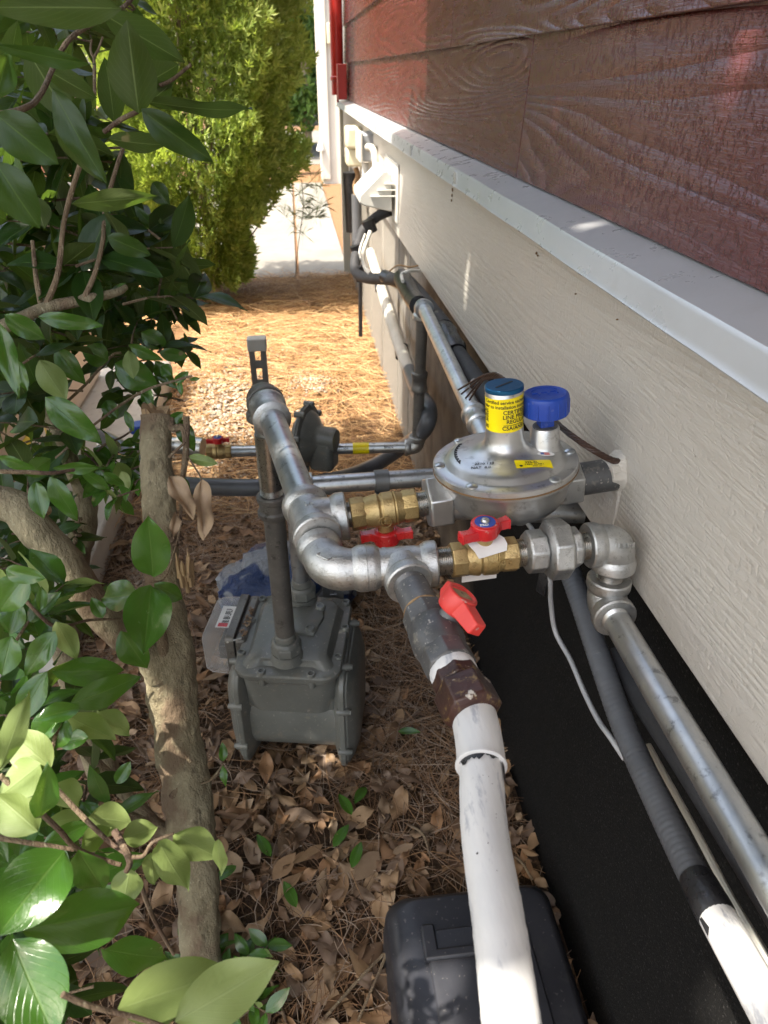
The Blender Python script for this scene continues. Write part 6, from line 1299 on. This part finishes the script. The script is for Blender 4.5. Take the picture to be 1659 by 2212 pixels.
H = [  # base, tip, width in photo pixels, depth, depth change, front/back, roll
 (254,2181,512,2092,120,.40,.05,-1,.2),(378,2208,604,2078,118,.39,.02,-1,.1),(45,2008,316,1960,128,.42,.05,1,.25),(28,2030,120,2250,140,.39,-.02,1,.2),(140,1838,-10,2020,135,.44,-.04,1,.3),
 (222,2050,372,2078,75,.50,.05,1,.3),(168,1835,224,1928,72,.46,.02,1,.35),(281,1877,264,1962,66,.50,0,-1,.1),(342,1818,410,1938,70,.50,.03,-1,.2),(325,1840,335,1924,46,.51,.02,-1,.1),
 (377,1801,475,1858,72,.52,.02,-1,.2),(470,1815,476,1895,30,.53,.01,-1,.5),(264,1811,344,1786,56,.51,.02,-1,.1),(192,1765,286,1778,72,.53,.02,-1,.1),(100,1777,190,1765,38,.52,.02,-1,.4),(95,1822,196,1780,48,.50,.02,1,.3),
 (86,1768,106,1655,54,.45,-.02,1,.3),(82,1795,-10,1712,90,.44,0,-1,.2),(175,1832,245,1785,50,.50,.03,-1,.2),(327,1265,310,1412,100,.72,-.04,1,.1),(333,1262,395,1296,44,.74,.02,1,.2),(300,1283,216,1292,68,.74,.03,1,.2),
 (262,1362,318,1450,62,.74,.02,1,.3),(150,1522,311,1462,62,.55,.05,1,.3),(112,1449,276,1450,64,.60,.05,1,.2),(25,1374,2,1462,62,.55,0,1,.2),(119,1364,52,1462,52,.58,0,1,.2),(122,1343,168,1430,50,.60,.02,-1,.1),
 (82,1372,58,1312,48,.62,.02,1,.2),(87,1318,91,1266,24,.60,0,1,.4),(222,1335,198,1290,30,.66,0,1,.2),(58,1242,-8,1325,74,.50,0,1,.2),(12,1230,95,1252,40,.47,0,1,.4),(172,1530,74,1552,42,.50,-.02,1,.4),(137,1545,100,1625,70,.50,0,1,.1),(137,1545,62,1590,60,.50,0,1,.2),
 (143,1545,252,1600,60,.54,.05,-1,.2),(212,1535,283,1592,50,.58,.03,-1,.2),(190,1592,120,1606,42,.55,0,1,.3),(0,1662,56,1517,52,.42,-.03,-1,.1),(110,1658,10,1572,84,.46,0,-1,.1),(88,1650,-5,1722,84,.45,0,-1,.2),(104,1450,36,1566,56,.60,0,1,.3),
 (42,1300,18,1372,52,.60,0,1,.2),(118,1690,176,1748,64,.56,.03,-1,.1),(250,1692,282,1645,30,.66,0,1,.2),(482,1645,481,1604,19,.88,0,1,.2),(482,1652,486,1702,15,.88,0,1,.5),(330,1246,320,1116,80,.72,-.03,1,.1),
 (404,988,470,1003,26,.86,0,-1,.3),(388,905,418,976,36,.88,.01,1,.3),(366,912,396,890,24,.87,0,1,.2),(398,1030,415,1080,10,.85,0,1,.6),(248,785,342,838,64,.90,.02,1,.2),(277,757,287,818,34,.88,0,-1,.2),(277,744,352,781,27,.88,.02,1,.3),
 (306,717,362,752,42,.92,.02,1,.1),(344,762,408,771,30,.93,.02,1,.2),(376,825,408,803,20,.90,0,1,.2),(409,819,433,817,9,.90,0,1,.5),(388,824,391,854,13,.90,0,1,.3),(234,778,176,753,50,.92,-.02,1,.2),(120,750,182,832,46,.85,.02,1,.3),
 (85,778,143,868,58,.80,.02,-1,.1),(97,858,218,958,62,.78,.02,1,.2),(271,888,288,932,18,.93,0,1,.2),(115,1010,222,1012,26,.70,.02,1,.4),(175,1013,239,1062,26,.74,.02,1,.4),(224,1020,270,1052,24,.82,.02,1,.4),(262,1018,278,1056,22,.86,0,-1,.3),
 (108,1030,166,1128,44,.70,.02,1,.3),(78,1040,92,1122,42,.74,0,1,.3),(55,1026,112,990,42,.75,.02,1,.1),(-5,985,86,1020,24,.66,.02,1,.4),(0,700,38,858,42,.68,0,1,.2),(40,780,58,845,26,.72,0,1,.4),(350,790,372,812,30,.93,0,1,.2),(335,780,378,840,34,.95,0,1,.3),
 (305,850,330,872,22,.95,0,1,.3),(228,865,252,905,34,.93,0,1,.2),(318,835,330,890,18,.94,0,1,.3),
 (262,18,-30,12,74,.50,-.04,-1,.15),(300,245,275,42,102,.62,-.03,-1,.15),(322,220,556,253,34,.66,.06,-1,.5),(305,236,458,352,64,.60,.03,1,.3),(235,300,368,320,42,.62,.02,-1,.4),(112,190,222,394,60,.52,.02,1,.35),
 (315,180,388,140,60,.68,0,-1,.2),(330,215,372,180,48,.69,0,-1,.2),(222,30,402,138,74,.60,.05,-1,.2),(-10,210,22,110,52,.55,0,1,.3),(-10,95,208,150,36,.48,.03,1,.4),(-10,245,124,356,92,.50,.02,1,.2),(-10,350,82,494,92,.48,.02,1,.2),(155,440,345,425,44,.60,.04,-1,.2),
 (75,425,95,492,48,.70,0,-1,.1),(232,510,326,553,44,.70,.02,1,.3),(290,445,358,518,22,.80,.02,1,.4),(290,560,388,590,46,.82,.02,1,.2),(208,560,302,605,56,.80,.02,1,.2),(370,612,432,626,30,.95,.02,1,.2),(82,684,224,705,36,.72,.02,1,.2),(10,680,98,735,46,.70,.02,1,.2),
 (120,240,222,395,70,.62,.05,-1,.1),(60,110,150,260,86,.70,.03,-1,.2),(100,150,210,215,50,.68,.03,-1,.2),(330,395,365,445,40,.85,0,1,.3),(345,470,392,520,44,.88,0,1,.2),(300,520,372,560,48,.84,0,1,.2),(340,560,380,610,30,.9,0,-1,.2)]
for h in H:
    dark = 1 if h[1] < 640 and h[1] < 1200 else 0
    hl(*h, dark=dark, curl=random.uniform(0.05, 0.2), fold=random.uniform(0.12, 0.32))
# shoots filling the volume: pairs of leaves along little twigs
TW = MB()
def shoot(c, d, L, size, dark, lift=0.35):
    n = max(3, int(L/(size*0.36))); pts = [c+d*(L*i/n)+V(0, 0, -0.02*(i/n)**2) for i in range(n+1)]; TW.tube(pts, [0.0016-0.0009*i/n for i in range(n+1)], 5)
    s = d.cross(V(0, 0, 1)).normalized(); u = s.cross(d)
    for i in range(1, n+1):
        ax = s if i % 2 else u
        for sg in (-1, 1):
            l = size*random.uniform(0.7, 1.1); o = (d*random.uniform(0.35, 0.9)+ax*sg+V(0, 0, random.uniform(-0.5, 0.3))+V(random.gauss(0, .25), random.gauss(0, .25), 0)).normalized(); nn = (V(0, 0, 1)*lift*3+d*0.3+V(random.gauss(0, .5), random.gauss(0, .5), random.gauss(0, .4))).normalized()
            B_, U_ = (DB, DU) if dark else (LB, LU)
            leaf(B_, pts[i], pts[i]+o*l, l*random.uniform(0.42, 0.54), nn, curl=random.uniform(0, .25), fold=random.uniform(.1, .35), nu=7, nv=4, uvs=U_, wave=0.2)
def inpoly(x, y, P):
    c = False; j = len(P)-1
    for i in range(len(P)):
        if (P[i][1] > y) != (P[j][1] > y) and x < (P[j][0]-P[i][0])*(y-P[i][1])/(P[j][1]-P[i][1])+P[i][0]: c = not c
        j = i
    return c
polyA = [(-60, -80), (240, -80), (290, 40), (250, 120), (225, 60), (150, 60), (80, 150), (180, 235), (222, 250), (200, 300), (222, 420), (330, 470), (360, 560), (390, 620), (340, 690), (300, 700), (230, 660), (160, 720), (110, 740), (95, 860), (140, 980), (100, 1080), (60, 1160), (-60, 1180)]
polyA2 = [(190, 690), (250, 640), (350, 600), (395, 650), (350, 700), (380, 790), (330, 850), (240, 800)]
polyB = [(-60, 1220), (60, 1250), (110, 1400), (90, 1520), (130, 1640), (190, 1660), (215, 1740), (200, 1840), (150, 1960), (120, 2260), (-60, 2260)]
polyE = [(-60, 1090), (90, 1120), (160, 1240), (150, 1330), (-60, 1330)]
polyD = [(215, 960), (300, 920), (305, 1040), (220, 1030), (150, 1060), (170, 980)]
random.seed(33)
def fill(poly, n, d0, d1, size, dark, L):
    xs_ = [p[0] for p in poly]; ys_ = [p[1] for p in poly]; k = 0; t = 0
    while k < n and t < n*40:
        t += 1; x = random.uniform(min(xs_), max(xs_)); y = random.uniform(min(ys_), max(ys_))
        if not inpoly(x, y, poly): continue
        dep = random.uniform(d0, d1); c = at(x, y, dep=dep)
        if c.z < 0.06: continue
        q = random.uniform(0, 6.28); d_ = V(math.cos(q), math.sin(q), random.uniform(-0.1, 0.7)).normalized(); Ls = L*random.uniform(0.6, 1.1); shoot(c-d_*Ls*0.5, d_, Ls, size, dark); k += 1
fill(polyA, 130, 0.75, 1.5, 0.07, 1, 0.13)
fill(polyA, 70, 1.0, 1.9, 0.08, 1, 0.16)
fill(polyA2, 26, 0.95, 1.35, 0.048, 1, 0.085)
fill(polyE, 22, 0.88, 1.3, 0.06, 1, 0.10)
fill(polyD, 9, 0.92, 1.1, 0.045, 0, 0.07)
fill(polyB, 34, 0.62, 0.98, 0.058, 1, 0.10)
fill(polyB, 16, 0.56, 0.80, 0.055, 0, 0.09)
# the rest of the shrub: beyond the left edge of the photograph and overhead
for k in range(150):
    c = V(random.uniform(-1.15, -0.62), random.uniform(-0.1, 1.35), random.uniform(0.25, 1.75))
    if (c.y > 0.95 and c.x > -0.85) or (c.y < 0.55 and c.z > 0.75): continue
    q = random.uniform(0, 6.28); shoot(c, V(math.cos(q), math.sin(q), random.uniform(-0.1, 0.7)).normalized(), 0.14, 0.075, 1)
build_leaves(LB, LU, 'leaves', 'leaf', pv); build_leaves(DB, DU, 'shaded_leaves', 'leafshade', pv); tag(part(TW, 'twigs', 'twig', pv), kind='stuff')
for (bx, by, tx, ty, w_, d_) in ((366, 1030, 418, 1122, 46, .85), (434, 1038, 438, 1168, 44, .85), (380, 1105, 372, 1165, 24, .87)):
    b = MB(); uv = []; a = at(bx, by, dep=d_); c = at(tx, ty, dep=d_-0.01); n = (V(0, 0, CAMH)-a).normalized(); leaf(b, a, c, w_*d_/FPX*1.1, n+V(0.35, 0, 0), curl=-0.10, fold=0.55, nu=16, nv=8, uvs=uv, wave=0.9); o_ = build_leaves(b, uv, 'withered_leaf', 'deadleaf', pv)
b = MB()
for k in range(9):
    o = at(384+random.uniform(-8, 6), 1140+random.uniform(-20, 35), dep=.87); b.lathe([(0, 0.0006), (0.002, 0.0028), (0.007, 0.0030), (0.010, 0.0008)], o, V(random.gauss(0, 1), random.gauss(0, 1), -1), 7)
for k in range(9):
    o = at(166+random.uniform(-10, 10), 1130+random.uniform(-25, 35), dep=.95); b.lathe([(0, 0.0006), (0.002, 0.0028), (0.008, 0.0030), (0.012, 0.0008)], o, V(random.gauss(0, 1), random.gauss(0, 1), -1), 7)
pieces(b, 'dry_berries', 'twig', pv)
# green shoots on the ground at the bottom
gs = thing('green_seedlings', at(470, 2130, Z=0.0), 'cluster of small green privet shoots growing from the litter at the bottom', 'seedlings')
GB, GU = MB(), []; TWb = TW; TW = MB(); LBb, LUb = LB, LU; LB, LU = GB, GU
for (x, y) in ((455, 2190), (430, 2170), (470, 2205), (525, 2195), (500, 2130), (440, 2125), (535, 2170), (430, 2150), (500, 2200), (470, 2130), (520, 2160), (440, 2100), (410, 2205), (545, 2205), (480, 2060), (560, 2120), (400, 2120)):
    c = at(x, y, Z=0.02); q = random.uniform(0, 6.28); shoot(c, V(math.cos(q)*0.5, math.sin(q)*0.5, 0.6).normalized(), 0.06, 0.042, 0)
for (x, y) in ((790, 1700), (510, 1870), (585, 1850), (720, 1830), (760, 1760), (860, 1580), (760, 1875), (640, 1960)):
    c = at(x, y, Z=0.035); q = random.uniform(0, 6.28); leaf(GB, c, c+V(math.cos(q), math.sin(q), 0.25)*0.045, 0.02, V(0, 0, 1), uvs=GU)
build_leaves(GB, GU, 'leaves', 'leaf', gs); part(TW, 'stems', 'twig', gs)

# added tree, unseen at the left: its crown is shaped to throw the shade
random.seed(5)
st = thing('added_shade_tree', (-2.9, 0.9, 0), 'unseen tree added beside the house, its crown shaped to shade the pipes', 'tree')
b = MB(); b.tube([V(-2.9, 0.9, -0.1), V(-2.88, 0.95, 1.2), V(-2.6, 1.0, 2.4), V(-2.2, 1.0, 3.2)], [0.13, 0.11, 0.09, 0.05], 14)
for k in range(8): b.tube([V(-2.6, 1.0, 2.3), V(-2.2+0.2*k % 1, -0.4+0.33*k, 3.0)], [0.05, 0.015], 8)
part(b, 'trunk', 'bark', st)
# crown lies along the sun's direction from the shaded ground, wall and pipes
rg = np.random.default_rng(4); n = 27000
X_ = rg.uniform(-1.6, 1.75, n)
edge = np.where(X_ > 0.80, 2.0+(X_-0.33)*0.467, np.where(X_ > 0.33, 2.45, 2.34))+rg.normal(0, 0.035, n)*(X_ < 0.8)
Y_ = edge-(edge+0.12)*rg.random(n); tt = rg.uniform(2.6, 3.5, n)
keep = np.ones(n, bool)
def gap(p, r): return (p.x-SUNV.x/SUNV.z*p.z, p.y-SUNV.y/SUNV.z*p.z, r)
flecks = [gap(at(1285, 492, Z=1.017), .042), gap(at(1010, 580, X=.32), .050), gap(at(1610, 110, X=.335), .040), 
          gap(at(1600, 2090, X=.28), .075), gap(at(1105, 2150, dep=.365), .046), gap(at(395, 1700, dep=.9), .065), gap(at(700, 1800, Z=0.02), .066), gap(at(130, 2030, dep=.40), .066), gap(at(60, 1610, dep=.45), .070), gap(at(560, 1480, Z=.28), .060), gap(at(860, 1500, Z=0.02), .060), gap(at(640, 1000, dep=.85), .05)]
for (gx, gy, gr) in (*flecks, (0.15, 0.12, 0.055), (0.23, 0.06, 0.06), (-0.3, 0.25, 0.09), (0.566, 0.353, 0.035), (-0.42, 0.62, 0.05), (-0.15, 2.1, 0.10), (-0.35, 2.2, 0.10), (0.70, 2.28, 0.03), (0.66, 2.15, 0.018), (0.1, 2.1, 0.06)):
    keep &= ((X_-gx)**2+(Y_-gy)**2) > gr**2
X_, Y_, tt = X_[keep], Y_[keep], tt[keep]; n = len(X_)
c = np.stack([X_, Y_, np.zeros(n)], 1)+np.array(SUNV)[None]*tt[:, None]/math.sin(SUN_EL)
ok = c[:, 2] > 1.9; c = c[ok]; n = len(c)
a = rg.normal(size=(n, 3)); a /= np.linalg.norm(a, axis=1)[:, None]; e = rg.normal(size=(n, 3)); e -= a*(a*e).sum(1)[:, None]; e /= np.linalg.norm(e, axis=1)[:, None]; s = rg.uniform(0.08, 0.14, n)[:, None]
v = np.stack([c-a*s*0.6, c-e*s*0.3, c+a*s*0.6, c+e*s*0.3], 1).reshape(-1, 3)
cr = np_mesh('crown', v, np.arange(4*n).reshape(n, 4), 'fartree', origin=(-2.9, 0.9, 0), smooth=False); cr.parent = st; cr.location = (0, 0, 0)
